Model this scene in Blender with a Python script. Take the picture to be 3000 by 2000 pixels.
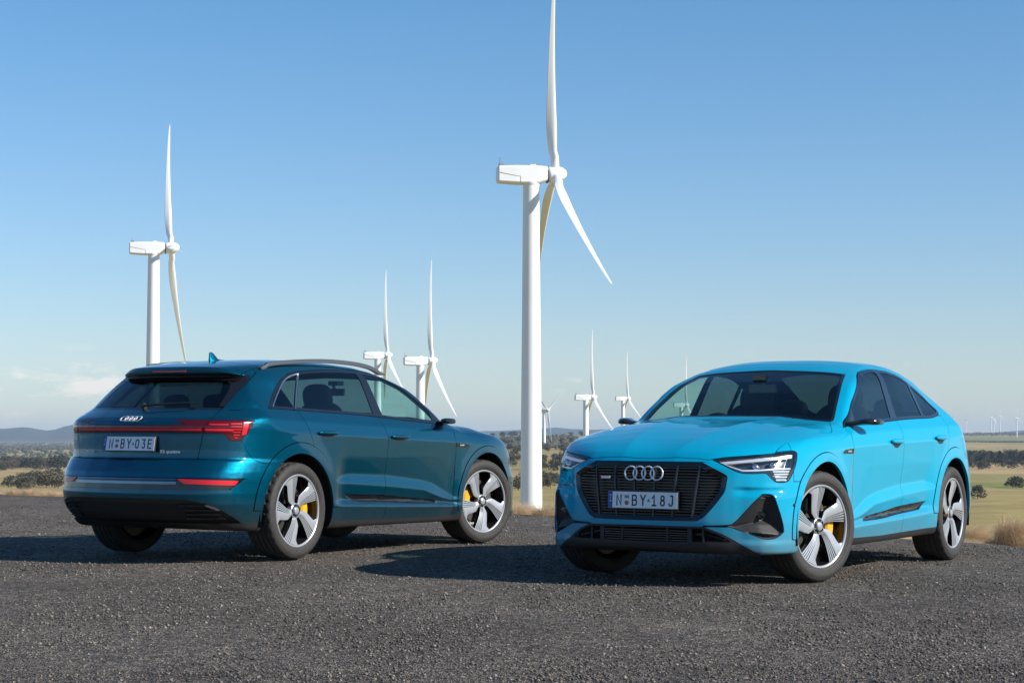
import bpy, bmesh, math, random
import numpy as np
from mathutils import Vector, Matrix, noise as mnoise
random.seed(7); np.random.seed(7)
scene = bpy.context.scene
for o in list(bpy.data.objects): bpy.data.objects.remove(o)
COL = scene.collection
HAZE = 4.5e-5

# ---------------------------------------------------------------- camera
cam = bpy.data.cameras.new('camera'); co = bpy.data.objects.new('camera', cam); COL.objects.link(co); scene.camera = co
cam.lens = 68.56; cam.sensor_width = 36; cam.clip_start = .1; cam.clip_end = 60000
co.location = (0, 0, .93115); co.rotation_euler = (math.pi / 2 + .05153, 0, 0)

# ---------------------------------------------------------------- daylight
SUN = Vector((.822, -.310, .479)).normalized()
EL = math.asin(SUN.z); AZ = math.atan2(SUN.x, SUN.y)
world = bpy.data.worlds.new('World'); scene.world = world; world.use_nodes = True
wn = world.node_tree; bg = wn.nodes['Background']
sky = wn.nodes.new('ShaderNodeTexSky'); sky.sky_type = 'NISHITA'; sky.sun_disc = False
sky.sun_elevation = EL; sky.sun_rotation = AZ; sky.altitude = 900; sky.air_density = 1.0; sky.dust_density = .25; sky.ozone_density = 1.8
tint = wn.nodes.new('ShaderNodeMixRGB'); tint.blend_type = 'MULTIPLY'; tint.inputs['Fac'].default_value = 1; wn.links.new(sky.outputs[0], tint.inputs['Color1'])
# a few fair-weather clouds lying low over the horizon, drawn by direction so they go on all round
tc = wn.nodes.new('ShaderNodeTexCoord'); sep = wn.nodes.new('ShaderNodeSeparateXYZ'); wn.links.new(tc.outputs['Generated'], sep.inputs[0])
mp = wn.nodes.new('ShaderNodeMapping'); mp.inputs['Scale'].default_value = (1, 1, 3.2); mp.inputs['Location'].default_value = (CLX, 0, 0) if 'CLX' in globals() else (0, 0, 0)
wn.links.new(tc.outputs['Generated'], mp.inputs[0])
nz = wn.nodes.new('ShaderNodeTexNoise'); nz.inputs['Scale'].default_value = 26; nz.inputs['Detail'].default_value = 7; nz.inputs['Roughness'].default_value = .62; wn.links.new(mp.outputs[0], nz.inputs['Vector'])
nz2 = wn.nodes.new('ShaderNodeTexNoise'); nz2.inputs['Scale'].default_value = 3.3; nz2.inputs['Detail'].default_value = 1; wn.links.new(tc.outputs['Generated'], nz2.inputs['Vector'])
def wmath(op, a, b, clamp=False):
    n = wn.nodes.new('ShaderNodeMath'); n.operation = op; n.use_clamp = clamp
    for i, v in enumerate((a, b)):
        if v is None: continue
        if hasattr(v, 'is_linked') or hasattr(v, 'links'): wn.links.new(v, n.inputs[i])
        else: n.inputs[i].default_value = v
    return n.outputs[0]
def wramp(src, stops):
    r = wn.nodes.new('ShaderNodeValToRGB'); e = r.color_ramp.elements
    e[0].position, e[0].color = stops[0][0], (stops[0][1],) * 3 + (1,); e[1].position, e[1].color = stops[-1][0], (stops[-1][1],) * 3 + (1,)
    for p, v in stops[1:-1]:
        k = e.new(p); k.color = (v, v, v, 1)
    wn.links.new(src, r.inputs[0]); return r.outputs[0]
rt = wn.nodes.new('ShaderNodeValToRGB'); re_ = rt.color_ramp.elements
re_[0].position = 0; re_[0].color = (.80, .83, .93, 1); re_[1].position = .45; re_[1].color = (.42, .80, 1.05, 1)
for p_, c_ in ((.05, (.80, .86, .97, 1)), (.12, (.70, .88, 1.03, 1)), (.22, (.56, .88, 1.07, 1))):
    k_ = re_.new(p_); k_.color = c_
wn.links.new(sep.outputs['Z'], rt.inputs[0]); wn.links.new(rt.outputs[0], tint.inputs['Color2'])
band = wramp(sep.outputs['Z'], [(.004, 0), (.018, 1), (.030, .9), (.050, 0)])
sumn = wmath('ADD', nz.outputs['Fac'], wmath('MULTIPLY', nz2.outputs['Fac'], .55))
dst = wn.nodes.new('ShaderNodeVectorMath'); dst.operation = 'DISTANCE'; dst.inputs[1].default_value = (-.243, .969, .026); wn.links.new(tc.outputs['Generated'], dst.inputs[0])
near = wramp(dst.outputs['Value'], [(.0, .17), (.045, .12), (.085, 0)])
cl = wramp(wmath('ADD', sumn, near), [(.885, 0), (.985, 1)])
fac = wmath('MULTIPLY', wmath('MULTIPLY', cl, band), .62, True)
mixc = wn.nodes.new('ShaderNodeMixRGB'); wn.links.new(fac, mixc.inputs['Fac']); wn.links.new(tint.outputs[0], mixc.inputs['Color1']); mixc.inputs['Color2'].default_value = (9.6, 8.3, 7.6, 1)
wn.links.new(mixc.outputs[0], bg.inputs['Color']); bg.inputs['Strength'].default_value = .10
sl = bpy.data.lights.new('sun', 'SUN'); sl.energy = 4.9; sl.angle = math.radians(.53); sl.color = (1, .94, .85)
so = bpy.data.objects.new('sun', sl); COL.objects.link(so); so.rotation_euler = SUN.to_track_quat('Z', 'Y').to_euler()
scene.view_settings.view_transform = 'Standard'; scene.view_settings.look = 'None'; scene.view_settings.gamma = 1; scene.view_settings.exposure = .42
scene.view_settings.use_curve_mapping = False
scene.render.engine = 'CYCLES'; scene.cycles.max_bounces = 8; scene.cycles.transparent_max_bounces = 16; scene.cycles.caustics_reflective = False; scene.cycles.caustics_refractive = False
scene.cycles.use_denoising = True; scene.cycles.volume_bounces = 0
# ---------------------------------------------------------------- car body surface (numpy)
def _interp(x, tab):
    a = np.asarray(tab, float); o = np.argsort(a[:, 0])
    return np.interp(x, a[o, 0], a[o, 1])

def _blur(A, s, axis):
    if s <= 0: return A
    r = int(math.ceil(3 * s)); k = np.exp(-.5 * (np.arange(-r, r + 1) / s) ** 2); k /= k.sum()
    pad = [(0, 0), (0, 0)]; pad[axis] = (r, r)
    P = np.pad(A, pad, mode='reflect', reflect_type='odd'); out = np.zeros_like(A); n = A.shape[axis]
    for i, w in enumerate(k):
        out += w * (P[i:i + n, :] if axis == 0 else P[:, i:i + n])
    return out

class Field:
    """smooth height field over two coordinates, cubic B-spline evaluated"""
    def __init__(s, u0, u1, du, v0, v1, dv, fn, bu=1, bv=1):
        s.u0, s.v0, s.du, s.dv = u0, v0, du, dv
        U = np.arange(u0, u1 + du * .5, du); V = np.arange(v0, v1 + dv * .5, dv)
        UU, VV = np.meshgrid(U, V, indexing='ij')
        A = _blur(_blur(fn(UU, VV), bu, 0), bv, 1)
        s.A = A
        gu, gv = np.gradient(A, du, dv)
        s.S = 1 / np.sqrt(1 + gu * gu + gv * gv)
    def ev(s, u, v, which='A'):
        A = getattr(s, which)
        a = (u - s.u0) / s.du; b = (v - s.v0) / s.dv
        ia = np.floor(a).astype(int); ib = np.floor(b).astype(int); ta = a - ia; tb = b - ib
        def w(t): return ((1 - t) ** 3 / 6, (3 * t ** 3 - 6 * t * t + 4) / 6, (-3 * t ** 3 + 3 * t * t + 3 * t + 1) / 6, t ** 3 / 6)
        wa, wb = w(ta), w(tb); out = 0
        for i in range(4):
            xi = np.clip(ia + i - 1, 0, A.shape[0] - 1)
            for j in range(4):
                yj = np.clip(ib + j - 1, 0, A.shape[1] - 1)
                out = out + wa[i] * wb[j] * A[xi, yj]
        return out

def _lev(z, levs):
    """levs: list of (zlevel array, W array) ascending; piecewise linear in z"""
    out = levs[0][1] + 0 * z
    for (z0, w0), (z1, w1) in zip(levs[:-1], levs[1:]):
        t = np.clip((z - z0) / np.maximum(z1 - z0, 1e-4), 0, 1)
        out = np.where(z > z0, w0 + (w1 - w0) * t, out)
    return out

def sstep(a, b, x):
    t = np.clip((x - a) / (b - a), 0, 1); return t * t * (3 - 2 * t)

WB = -2.928; WZ = .384
CREASE = [(-4, 1.035), (-3.3, 1.02), (-2.5, .992), (-1.335, .958), (-.594, .935), (.4, .90), (1, .88)]
SILL = [(-2.43, .416), (-1.63, .389), (-.567, .359)]
BELT = [(-3.6, 1.19), (-2.8, 1.175), (-2, 1.152), (-1.5, 1.132), (-.7, 1.10), (0, 1.06)]

def make_body(sport):
    def Wf(x, z):
        o = np.ones_like(x)
        bul = sstep(-2.46, -2.25, x) * (1 - sstep(-.62, -.45, x))
        zs = _interp(x, SILL)
        zl = _interp(x, [(-2.45, .60), (-1.62, .554), (-1.05, .51), (-.75, .425), (-.6, .40)])
        zt = np.maximum(_interp(x, [(-2.45, .62), (-2.3, .655), (-2.2, .668), (-1.6, .646), (-1.13, .603), (-.89, .563), (-.55, .437)]), zl + .02)
        zc = _interp(x, CREASE); zb = _interp(x, BELT)
        m = lambda a, b: a * bul + b * (1 - bul)
        gh = _interp(x, [(-4, -.42), (-3.6, -.37), (-3.4, -.31), (-3.2, -.23), (-3.0, -.15), (-2.7, -.06), (-2.3, -.01), (-2, 0), (-.4, 0)]) if sport else _interp(x, [(-4, -.42), (-3.57, -.32), (-3.4, -.21), (-3.2, -.11), (-3.0, -.045), (-2.7, -.018), (-2.3, 0), (-.4, 0)])
        bl = sstep(-3.95, -3.0, x)
        levs = [(.10 * o, .86 * o), (.275 * o, m(.912, .93)), (zs, m(.942, .945)), (zs + .045, m(.903, .944)),
                (zl, m(.934, .946)), (zt, m(.914, .947)), (.80 * o, m(.940, .949)), (zc, .951 * o), (zc + .10, .924 * o),
                (zb - .008, .872 * o), (zb + .01, .860 * o), (1.50 * o, (.860 + gh) - .37 * .36), (1.72 * o, .62 + gh)]
        w = _lev(z, levs)
        # arches swell the side a little
        for cx in (0, WB):
            r = np.hypot(x - cx, z - WZ); w = w + .010 * np.exp(-((r - .44) / .12) ** 2) * sstep(.2, .35, z) * (1 - sstep(.95, 1.0, z))
        w = w + _interp(x, [(.35, 0), (.45, -.004), (.55, -.012), (.65, -.028), (.75, -.055), (.85, -.10), (1.0, -.20)])
        tail = _interp(x, [(-3.3, 0), (-3.4, -.008), (-3.5, -.022), (-3.6, -.045), (-3.7, -.08), (-3.8, -.135), (-3.9, -.21), (-4.05, -.36)])
        w = w + tail
        # fender top leans in toward the bonnet
        w = w - sstep(-.5, .1, x) * sstep(.95, 1.1, z) * .03
        return w
    W = Field(-4.15, 1.15, .01, .05, 1.75, .005, Wf, 1.2, 1.6)
    if sport:
        T0 = [(-3.99, 1.10), (-3.93, 1.165), (-3.88, 1.19), (-3.8, 1.22), (-3.7, 1.258), (-3.5, 1.333), (-3.2, 1.432), (-3.0, 1.488), (-2.75, 1.545), (-2.5, 1.585), (-2.2, 1.613), (-2.0, 1.62), (-1.7, 1.612)]
    else:
        T0 = [(-3.6, 1.47), (-3.45, 1.517), (-3.35, 1.537), (-3.2, 1.561), (-3.0, 1.586), (-2.75, 1.607), (-2.5, 1.619), (-2.25, 1.624), (-2.0, 1.622), (-1.7, 1.609)]
    T0 += [(-1.5, 1.585), (-1.35, 1.549), (-1.25, 1.513), (-1.0, 1.428), (-.8, 1.342), (-.6, 1.238), (-.47, 1.160), (-.43, 1.143), (-.35, 1.132), (-.2, 1.118), (0, 1.094),
           (.2, 1.064), (.4, 1.026), (.6, .98), (.7, .95), (.8, .912), (.85, .884), (.88, .862), (.91, .835), (.94, .80), (1.1, .62)]
    T0 = sorted(T0)
    def Tf(x, y):
        y = np.abs(y)
        b = _interp(x, [(-1.6, 0), (-1.38, .0), (-1.25, .03), (-1.1, .12), (-.9, .25), (-.6, .29), (-.35, .27), (-.1, 0)])
        z = np.interp(x + b * y * y, [a for a, _ in T0], [c for _, c in T0])
        # bonnet cross-section
        c1 = _interp(x, [(-.4, .40), (.8, .20)]); c2 = _interp(x, [(-.4, .70), (.8, .42)])
        d1 = .000 + 0 * x; d2 = _interp(x, [(-.4, .022), (.3, .016), (.8, .006)])
        d3 = _interp(x, [(-.4, .07), (.45, .078), (.8, .14)])
        ye = .90
        y = np.minimum(y, 1.4)
        hd = np.where(y < c1, -.010 * (y / c1) ** 2, np.where(y < c2, -.010 + (d2 + .010) * (y - c1) / (c2 - c1), d2 + (d3 - d2) * (np.maximum(y - c2, 0) / (ye - c2)) ** 1.7))
        rf = .10 * (y / .8) ** 3 * (.15 + .85 * sstep(-.9, -1.5, x))
        if sport: rf = rf + .11 * (y / .75) ** 4 * sstep(-2.9, -3.5, x)
        w = sstep(-.75, -.35, x)
        z = z - hd * w - rf * (1 - w)
        return z
    T = Field(-4.15, 1.15, .01, -1.15, 1.15, .01, Tf, 1.0, 1.0)
    def Ff(y, z):
        y = np.abs(y)
        xf = _interp(y, [(0, .955), (.2, .950), (.35, .934), (.45, .912), (.55, .872), (.62, .835), (.7, .775), (.78, .70), (.84, .62), (.88, .545), (.91, .46), (.94, .33), (1.0, .05)])
        dx = _interp(z, [(.1, -.10), (.20, -.045), (.27, -.02), (.34, -.012), (.42, 0), (.60, -.004), (.72, -.012), (.79, -.022), (.83, -.045), (.86, -.07), (.90, -.10), (1.2, -.45)])
        xf = xf + .05 * sstep(.72, .6, z) * sstep(.62, .82, y)
        side = sstep(.60, .68, y) * (1 - sstep(.85, .90, y))
        xf = xf - .022 * sstep(.664, .650, z) * sstep(.590, .635, z) * side          # tucked ledge above the corner vent
        xf = xf + .014 * sstep(.315, .285, z) * sstep(.60, .70, y)                    # lip along the bottom
        return xf + dx
    F = Field(-1.15, 1.15, .01, .05, 1.75, .005, Ff, 1.5, 1.2)
    if sport:
        rz = [(.15, -3.70), (.25, -3.79), (.3, -3.84), (.36, -3.91), (.45, -3.97), (.53, -3.985), (.64, -3.975), (.70, -3.955), (.79, -3.905), (.83, -3.885), (.99, -3.875), (1.06, -3.885), (1.12, -3.905), (1.17, -3.925), (1.3, -3.95), (1.7, -4.0)]
    else:
        rz = [(.15, -3.70), (.25, -3.79), (.3, -3.84), (.36, -3.91), (.45, -3.97), (.53, -3.985), (.64, -3.975), (.70, -3.955), (.785, -3.90), (.80, -3.872), (.86, -3.868), (.99, -3.868), (1.05, -3.872), (1.085, -3.86), (1.12, -3.825), (1.155, -3.765), (1.19, -3.70), (1.455, -3.345), (1.468, -3.41), (1.52, -3.415), (1.56, -3.38), (1.7, -3.3)]
    def Rf(y, z):
        y = np.abs(y)
        c = _interp(y, [(0, 0), (.2, .006), (.4, .034), (.5, .06), (.6, .092), (.67, .122), (.74, .167), (.8, .225), (.86, .31), (.9, .40), (.95, .57), (1.05, 1.0)])
        c = c * (1 + .25 * sstep(1.08, 1.2, z))
        return np.interp(z, [a for a, _ in rz], [b for _, b in rz]) + c
    R = Field(-1.15, 1.15, .01, .05, 1.75, .005, Rf, 1.5, .8)
    def Bf(x, y):
        return _interp(x, [(-4.0, .345), (-3.9, .32), (-3.6, .255), (-3.4, .235), (-2, .225), (.4, .215), (.8, .215), (1.1, .26)]) + 0 * y
    Bt = Field(-4.15, 1.15, .01, -1.15, 1.15, .01, Bf)
    def smax(a, b, k):
        h = np.maximum(k - np.abs(a - b), 0); return np.maximum(a, b) + h * h / (4 * k)
    def comb(x, y, z, t, w, f, r, b, ts, ws, fs, rs):
        a = (z - t) * ts; s = (y - w) * ws; g = (x - f) * fs; h = (r - x) * rs; q = b - z
        k = .06 * sstep(-1.1, -1.6, x) + .045
        e = smax(a, s, k)
        e = smax(e, g, .05)
        kk = .02 + .05 * (1 - sstep(1.0, 1.2, z)) if sport else .012 + .05 * (1 - sstep(1.0, 1.16, z))
        e = smax(e, h, kk)
        return smax(e, q, .03)
    def f(P):
        x, y, z = P[:, 0], np.abs(P[:, 1]), P[:, 2]
        return comb(x, y, z, T.ev(x, y), W.ev(x, z), F.ev(y, z), R.ev(y, z), Bt.ev(x, y), T.ev(x, y, 'S'), W.ev(x, z, 'S'), F.ev(y, z, 'S'), R.ev(y, z, 'S'))
    # 3-D grid
    h = .0125
    X = np.arange(-4.06, 1.02, h); Y = np.arange(-h * 1.5, 1.01, h); Z = np.arange(.19, 1.66, h)
    def g2(Fd, a, b, w='A'):
        AA, BB = np.meshgrid(a, b, indexing='ij'); return Fd.ev(AA.ravel(), BB.ravel(), w).reshape(AA.shape)
    aY = np.abs(Y)
    x3 = X[:, None, None]; y3 = aY[None, :, None]; z3 = Z[None, None, :]
    G = comb(x3, y3, z3, g2(T, X, aY)[:, :, None], g2(W, X, Z)[:, None, :], g2(F, aY, Z)[None], g2(R, aY, Z)[None], g2(Bt, X, aY)[:, :, None],
             g2(T, X, aY, 'S')[:, :, None], g2(W, X, Z, 'S')[:, None, :], g2(F, aY, Z, 'S')[None], g2(R, aY, Z, 'S')[None])
    V, Q = surface_nets(G, X, Y, Z, h)
    def grad(P, e=.004):
        g = np.zeros_like(P)
        for i in range(3):
            d = np.zeros(3); d[i] = e
            g[:, i] = (f(P + d) - f(P - d)) / (2 * e)
        return g
    for _ in range(3):
        g = grad(V); V = V - (f(V) / np.maximum((g * g).sum(1), .2))[:, None] * g
    g = grad(V, .006); N = g / np.linalg.norm(g, axis=1)[:, None]
    a, b, c, d = Q.T
    d1 = np.linalg.norm(V[a] - V[c], axis=1) <= np.linalg.norm(V[b] - V[d], axis=1)
    Tt = np.concatenate([np.where(d1[:, None], np.stack([a, b, c], 1), np.stack([a, b, d], 1)), np.where(d1[:, None], np.stack([a, c, d], 1), np.stack([b, c, d], 1))])
    fn = np.cross(V[Tt[:, 1]] - V[Tt[:, 0]], V[Tt[:, 2]] - V[Tt[:, 0]])
    flip = (fn * N[Tt[:, 0]]).sum(1) < 0
    Tt[flip] = Tt[flip][:, ::-1]
    M = (V, Tt, N)
    M = clip(M, M[0][:, 1])
    return M, dict(T=T, W=W, F=F, R=R, f=f)

def surface_nets(G, X, Y, Z, h):
    S = G < 0
    nx, ny, nz = S.shape
    c = S[:-1, :-1, :-1].astype(np.int8)
    tot = np.zeros((nx - 1, ny - 1, nz - 1), np.int8)
    for i in (0, 1):
        for j in (0, 1):
            for k in (0, 1):
                tot += S[i:nx - 1 + i, j:ny - 1 + j, k:nz - 1 + k]
    act = (tot > 0) & (tot < 8)
    idx = -np.ones(act.shape, int); I = np.argwhere(act); idx[act] = np.arange(len(I))
    acc = np.zeros((len(I), 3)); cnt = np.zeros(len(I))
    for ax in range(3):
        o = [a for a in range(3) if a != ax]
        for p in (0, 1):
            for q in (0, 1):
                A0 = I.copy(); A0[:, o[0]] += p; A0[:, o[1]] += q; A1 = A0.copy(); A1[:, ax] += 1
                g0 = G[tuple(A0.T)]; g1 = G[tuple(A1.T)]
                m = (g0 < 0) != (g1 < 0); t = np.where(m, g0 / np.where(m, g0 - g1, 1), 0)
                P = A0.astype(float); P[:, ax] += t
                acc[m] += P[m]; cnt[m] += 1
    P = acc / cnt[:, None]
    V = np.stack([X[0] + P[:, 0] * h, Y[0] + P[:, 1] * h, Z[0] + P[:, 2] * h], 1)
    quads = []
    for ax in range(3):
        o = [a for a in range(3) if a != ax]
        sl0 = [slice(None)] * 3; sl1 = [slice(None)] * 3; sl0[ax] = slice(0, -1); sl1[ax] = slice(1, None)
        E = S[tuple(sl0)] != S[tuple(sl1)]
        I2 = np.argwhere(E)
        ok = (I2[:, o[0]] > 0) & (I2[:, o[1]] > 0) & (I2[:, o[0]] < act.shape[o[0]]) & (I2[:, o[1]] < act.shape[o[1]]) & (I2[:, ax] < act.shape[ax])
        I2 = I2[ok]
        cs = []
        for p, q in ((0, 0), (1, 0), (1, 1), (0, 1)):
            J = I2.copy(); J[:, o[0]] -= p; J[:, o[1]] -= q; cs.append(idx[tuple(J.T)])
        q4 = np.stack(cs, 1); quads.append(q4[(q4 >= 0).all(1)])
    return V, np.concatenate(quads)

def compact(M):
    V, T, N = M
    if len(T) == 0: return np.zeros((0, 3)), np.zeros((0, 3), int), np.zeros((0, 3))
    u, inv = np.unique(T, return_inverse=True)
    return V[u], inv.reshape(-1, 3), N[u]

def clip(M, d):
    """keep the part of the mesh where d > 0 (d per vertex)"""
    V, T, N = M
    if len(T) == 0: return M
    d = np.where(np.abs(d) < 1e-7, 1e-7, d)
    s = d > 0; k = s[T].sum(1)
    out = [T[k == 3]]
    newV = [V]; newN = [N]; base = len(V)
    def cut(a, b):
        t = (d[a] / (d[a] - d[b]))[:, None]
        n = N[a] + (N[b] - N[a]) * t
        return V[a] + (V[b] - V[a]) * t, n / np.maximum(np.linalg.norm(n, axis=1), 1e-9)[:, None]
    for want, kk in ((True, 1), (False, 2)):
        Tm = T[k == kk]
        if len(Tm) == 0: continue
        j = np.argmax(s[Tm] == want, axis=1); r = np.arange(len(Tm))
        a, b, c = Tm[r, j], Tm[r, (j + 1) % 3], Tm[r, (j + 2) % 3]
        p1, n1 = cut(a, b); p2, n2 = cut(a, c)
        i1 = base + np.arange(len(Tm)); i2 = i1 + len(Tm); base += 2 * len(Tm)
        newV += [p1, p2]; newN += [n1, n2]
        if kk == 1: out.append(np.stack([a, i1, i2], 1))
        else: out += [np.stack([i1, b, c], 1), np.stack([i1, c, i2], 1)]
    V, T, N = np.concatenate(newV), np.concatenate(out), np.concatenate(newN)
    # weld the cut points that two neighbours made twice
    V, T, N = compact((V, T, N))
    key = np.round(V * 2e5).astype(np.int64)
    _, fi, inv = np.unique(key, axis=0, return_index=True, return_inverse=True)
    inv = inv.ravel(); T = inv[T]; V = V[fi]; N = N[fi]
    T = T[(T[:, 0] != T[:, 1]) & (T[:, 1] != T[:, 2]) & (T[:, 0] != T[:, 2])]
    return compact((V, T, N))

def refine(M, mask_fn, n=1):
    """split the triangles whose centre satisfies mask_fn into four, n times"""
    for _ in range(n):
        V, T, N = M
        c = V[T].mean(1); m = mask_fn(c)
        if not m.any(): return M
        A = T[m]; E = np.sort(np.concatenate([A[:, [0, 1]], A[:, [1, 2]], A[:, [2, 0]]]), 1)
        u, inv = np.unique(E[:, 0] * len(V) + E[:, 1], return_inverse=True); inv = inv.ravel()
        a, b = u // len(V), u % len(V); nn = N[a] + N[b]; nn /= np.linalg.norm(nn, axis=1)[:, None]
        k = len(A); ab, bc, ca = inv[:k] + len(V), inv[k:2 * k] + len(V), inv[2 * k:] + len(V)
        T2 = np.concatenate([T[~m], np.stack([A[:, 0], ab, ca], 1), np.stack([ab, A[:, 1], bc], 1), np.stack([ca, bc, A[:, 2]], 1), np.stack([ab, bc, ca], 1)])
        M = (np.concatenate([V, (V[a] + V[b]) / 2]), T2, np.concatenate([N, nn]))
    return M

def sdpoly(u, v, poly):
    """signed distance to a closed polygon, positive inside"""
    p = np.asarray([q[:2] for q in poly], float); q = np.roll(p, -1, 0)
    D = np.full(u.shape, 1e9); ins = np.zeros(u.shape, bool)
    for (ax, ay), (bx, by) in zip(p, q):
        ex, ey = bx - ax, by - ay; L = ex * ex + ey * ey
        if L < 1e-12: continue
        t = np.clip(((u - ax) * ex + (v - ay) * ey) / L, 0, 1)
        D = np.minimum(D, np.hypot(u - ax - t * ex, v - ay - t * ey))
        c = ((ay > v) != (by > v))
        with np.errstate(divide='ignore', invalid='ignore'):
            xi = (bx - ax) * (v - ay) / (by - ay if by != ay else 1e-12) + ax
        ins ^= c & (u < xi)
    return np.where(ins, D, -D)

def smooth_poly(pts, n=6, closed=True):
    """Catmull-Rom through points; a point given with a third item 1 stays a sharp corner"""
    P = [(p[0], p[1]) for p in pts]; sh = [len(p) > 2 and p[2] for p in pts]; m = len(P); out = []
    for i in range(m if closed else m - 1):
        p1 = np.array(P[i]); p2 = np.array(P[(i + 1) % m])
        p0 = p1 if sh[i] else np.array(P[(i - 1) % m]); p3 = p2 if sh[(i + 1) % m] else np.array(P[(i + 2) % m])
        if not closed:
            if i == 0: p0 = p1
            if i == m - 2: p3 = p2
        if sh[i] and sh[(i + 1) % m]:
            out.append(tuple(p1)); continue
        for k in range(n):
            t = k / n
            out.append(tuple(.5 * ((2 * p1) + (p2 - p0) * t + (2 * p0 - 5 * p1 + 4 * p2 - p3) * t * t + (3 * p1 - p0 - 3 * p2 + p3) * t ** 3)))
    if not closed: out.append(tuple(P[-1]))
    return out
# ---------------------------------------------------------------- car builder
S2 = 2 ** .5
def uF(V): return (V[:, 1] - V[:, 0]) / S2
def uR(V): return (V[:, 1] + V[:, 0] + 3.9) / S2
PROJ = dict(side=lambda V: (V[:, 0], V[:, 2]), front=lambda V: (V[:, 1], V[:, 2]), top=lambda V: (V[:, 0], V[:, 1]),
            f45=lambda V: (uF(V), V[:, 2]), r45=lambda V: (uR(V), V[:, 2]))
def sdp(M, proj, poly):
    u, v = PROJ[proj](M[0]); return sdpoly(u, v, poly)
def neg(d): return -d

def displaced(M, amount):
    V, T, N = M; return (V - N * (amount[:, None] if hasattr(amount, 'shape') else amount), T, N)

def renormal(M):
    V, T, N = M
    fn = np.cross(V[T[:, 1]] - V[T[:, 0]], V[T[:, 2]] - V[T[:, 0]])
    n = np.zeros_like(V)
    for i in range(3): np.add.at(n, T[:, i], fn)
    return (V, T, n / np.maximum(np.linalg.norm(n, axis=1), 1e-12)[:, None])

def rimmed(M, depth):
    """V, T, loop normals; edges of the sheet are turned inward by depth"""
    V, T, N = M
    LN = N[T].reshape(-1, 3)
    if depth <= 0: return V, T, LN
    E = np.concatenate([T[:, [0, 1]], T[:, [1, 2]], T[:, [2, 0]]])
    key = np.sort(E, 1); code = key[:, 0] * len(V) + key[:, 1]
    u, i, c = np.unique(code, return_index=True, return_counts=True)
    B = E[i[c == 1]]
    B = B[~((np.abs(V[B[:, 0], 1]) < 2e-4) & (np.abs(V[B[:, 1], 1]) < 2e-4))]
    if len(B) == 0: return V, T, LN
    a, b = V[B[:, 0]], V[B[:, 1]]; a2, b2 = a - N[B[:, 0]] * depth, b - N[B[:, 1]] * depth
    n0 = len(V); m = len(B); ar = np.arange(m)
    V2 = np.concatenate([V, a, b, a2, b2])
    T1 = np.stack([n0 + m + ar, n0 + ar, n0 + 2 * m + ar], 1); T2 = np.stack([n0 + m + ar, n0 + 2 * m + ar, n0 + 3 * m + ar], 1)
    fn = np.cross(a - b, a2 - b); fn /= np.maximum(np.linalg.norm(fn, axis=1), 1e-12)[:, None]
    RN = np.repeat(fn, 3, 0)
    return V2, np.concatenate([T, T1, T2]), np.concatenate([LN, RN, RN])

def mesh_from(name, parts, mat, rim=.010):
    """parts: list of (V,T,N) sheets joined into one mesh"""
    Vs, Ts, Ls = [], [], []; b = 0
    for M in parts:
        if len(M[1]) == 0: continue
        V, T, L = rimmed(M, rim)
        Vs.append(V); Ts.append(T + b); Ls.append(L); b += len(V)
    if not Vs: return None
    V = np.concatenate(Vs); T = np.concatenate(Ts); L = np.concatenate(Ls)
    me = bpy.data.meshes.new(name)
    me.vertices.add(len(V)); me.vertices.foreach_set('co', V.astype(np.float32).ravel())
    me.loops.add(len(T) * 3); me.loops.foreach_set('vertex_index', T.astype(np.int32).ravel())
    me.polygons.add(len(T)); me.polygons.foreach_set('loop_start', np.arange(0, len(T) * 3, 3, dtype=np.int32))
    me.polygons.foreach_set('loop_total', np.full(len(T), 3, np.int32))
    me.update(calc_edges=True); me.validate(clean_customdata=False)
    me.shade_smooth()
    if len(me.loops) == len(L): me.normals_split_custom_set(L.tolist())
    if mat: me.materials.append(mat)
    return me

def link(name, me, parent=None, mat=None):
    o = bpy.data.objects.new(name, me); COL.objects.link(o)
    if parent: o.parent = parent
    if mat and me is not None and not me.materials: me.materials.append(mat)
    return o

def mir(M):
    V, T, N = M; return (V * [1, -1, 1], T[:, ::-1], N * [1, -1, 1])

def bmesh_obj(name, bm, mat, parent=None, smooth=True, sharp=.6):
    me = bpy.data.meshes.new(name); bm.normal_update(); bm.to_mesh(me); bm.free()
    if smooth:
        me.shade_smooth(); me.set_sharp_from_angle(angle=sharp)
    o = link(name, me, parent)
    for m in (mat if isinstance(mat, (list, tuple)) else [mat]): me.materials.append(m)
    return o

def add_box(bm, c, s, rot=None, taper=None, mi=0):
    vs = []
    for dz in (-1, 1):
        for dx, dy in ((-1, -1), (1, -1), (1, 1), (-1, 1)):
            k = 1 if not taper or dz < 0 else taper
            v = Vector((dx * s[0] / 2 * k, dy * s[1] / 2 * k, dz * s[2] / 2))
            if rot: v = rot @ v
            vs.append(bm.verts.new(v + Vector(c)))
    for f in ((3, 2, 1, 0), (4, 5, 6, 7), (0, 1, 5, 4), (1, 2, 6, 5), (2, 3, 7, 6), (3, 0, 4, 7)):
        bm.faces.new([vs[i] for i in f]).material_index = mi
    return vs

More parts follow.
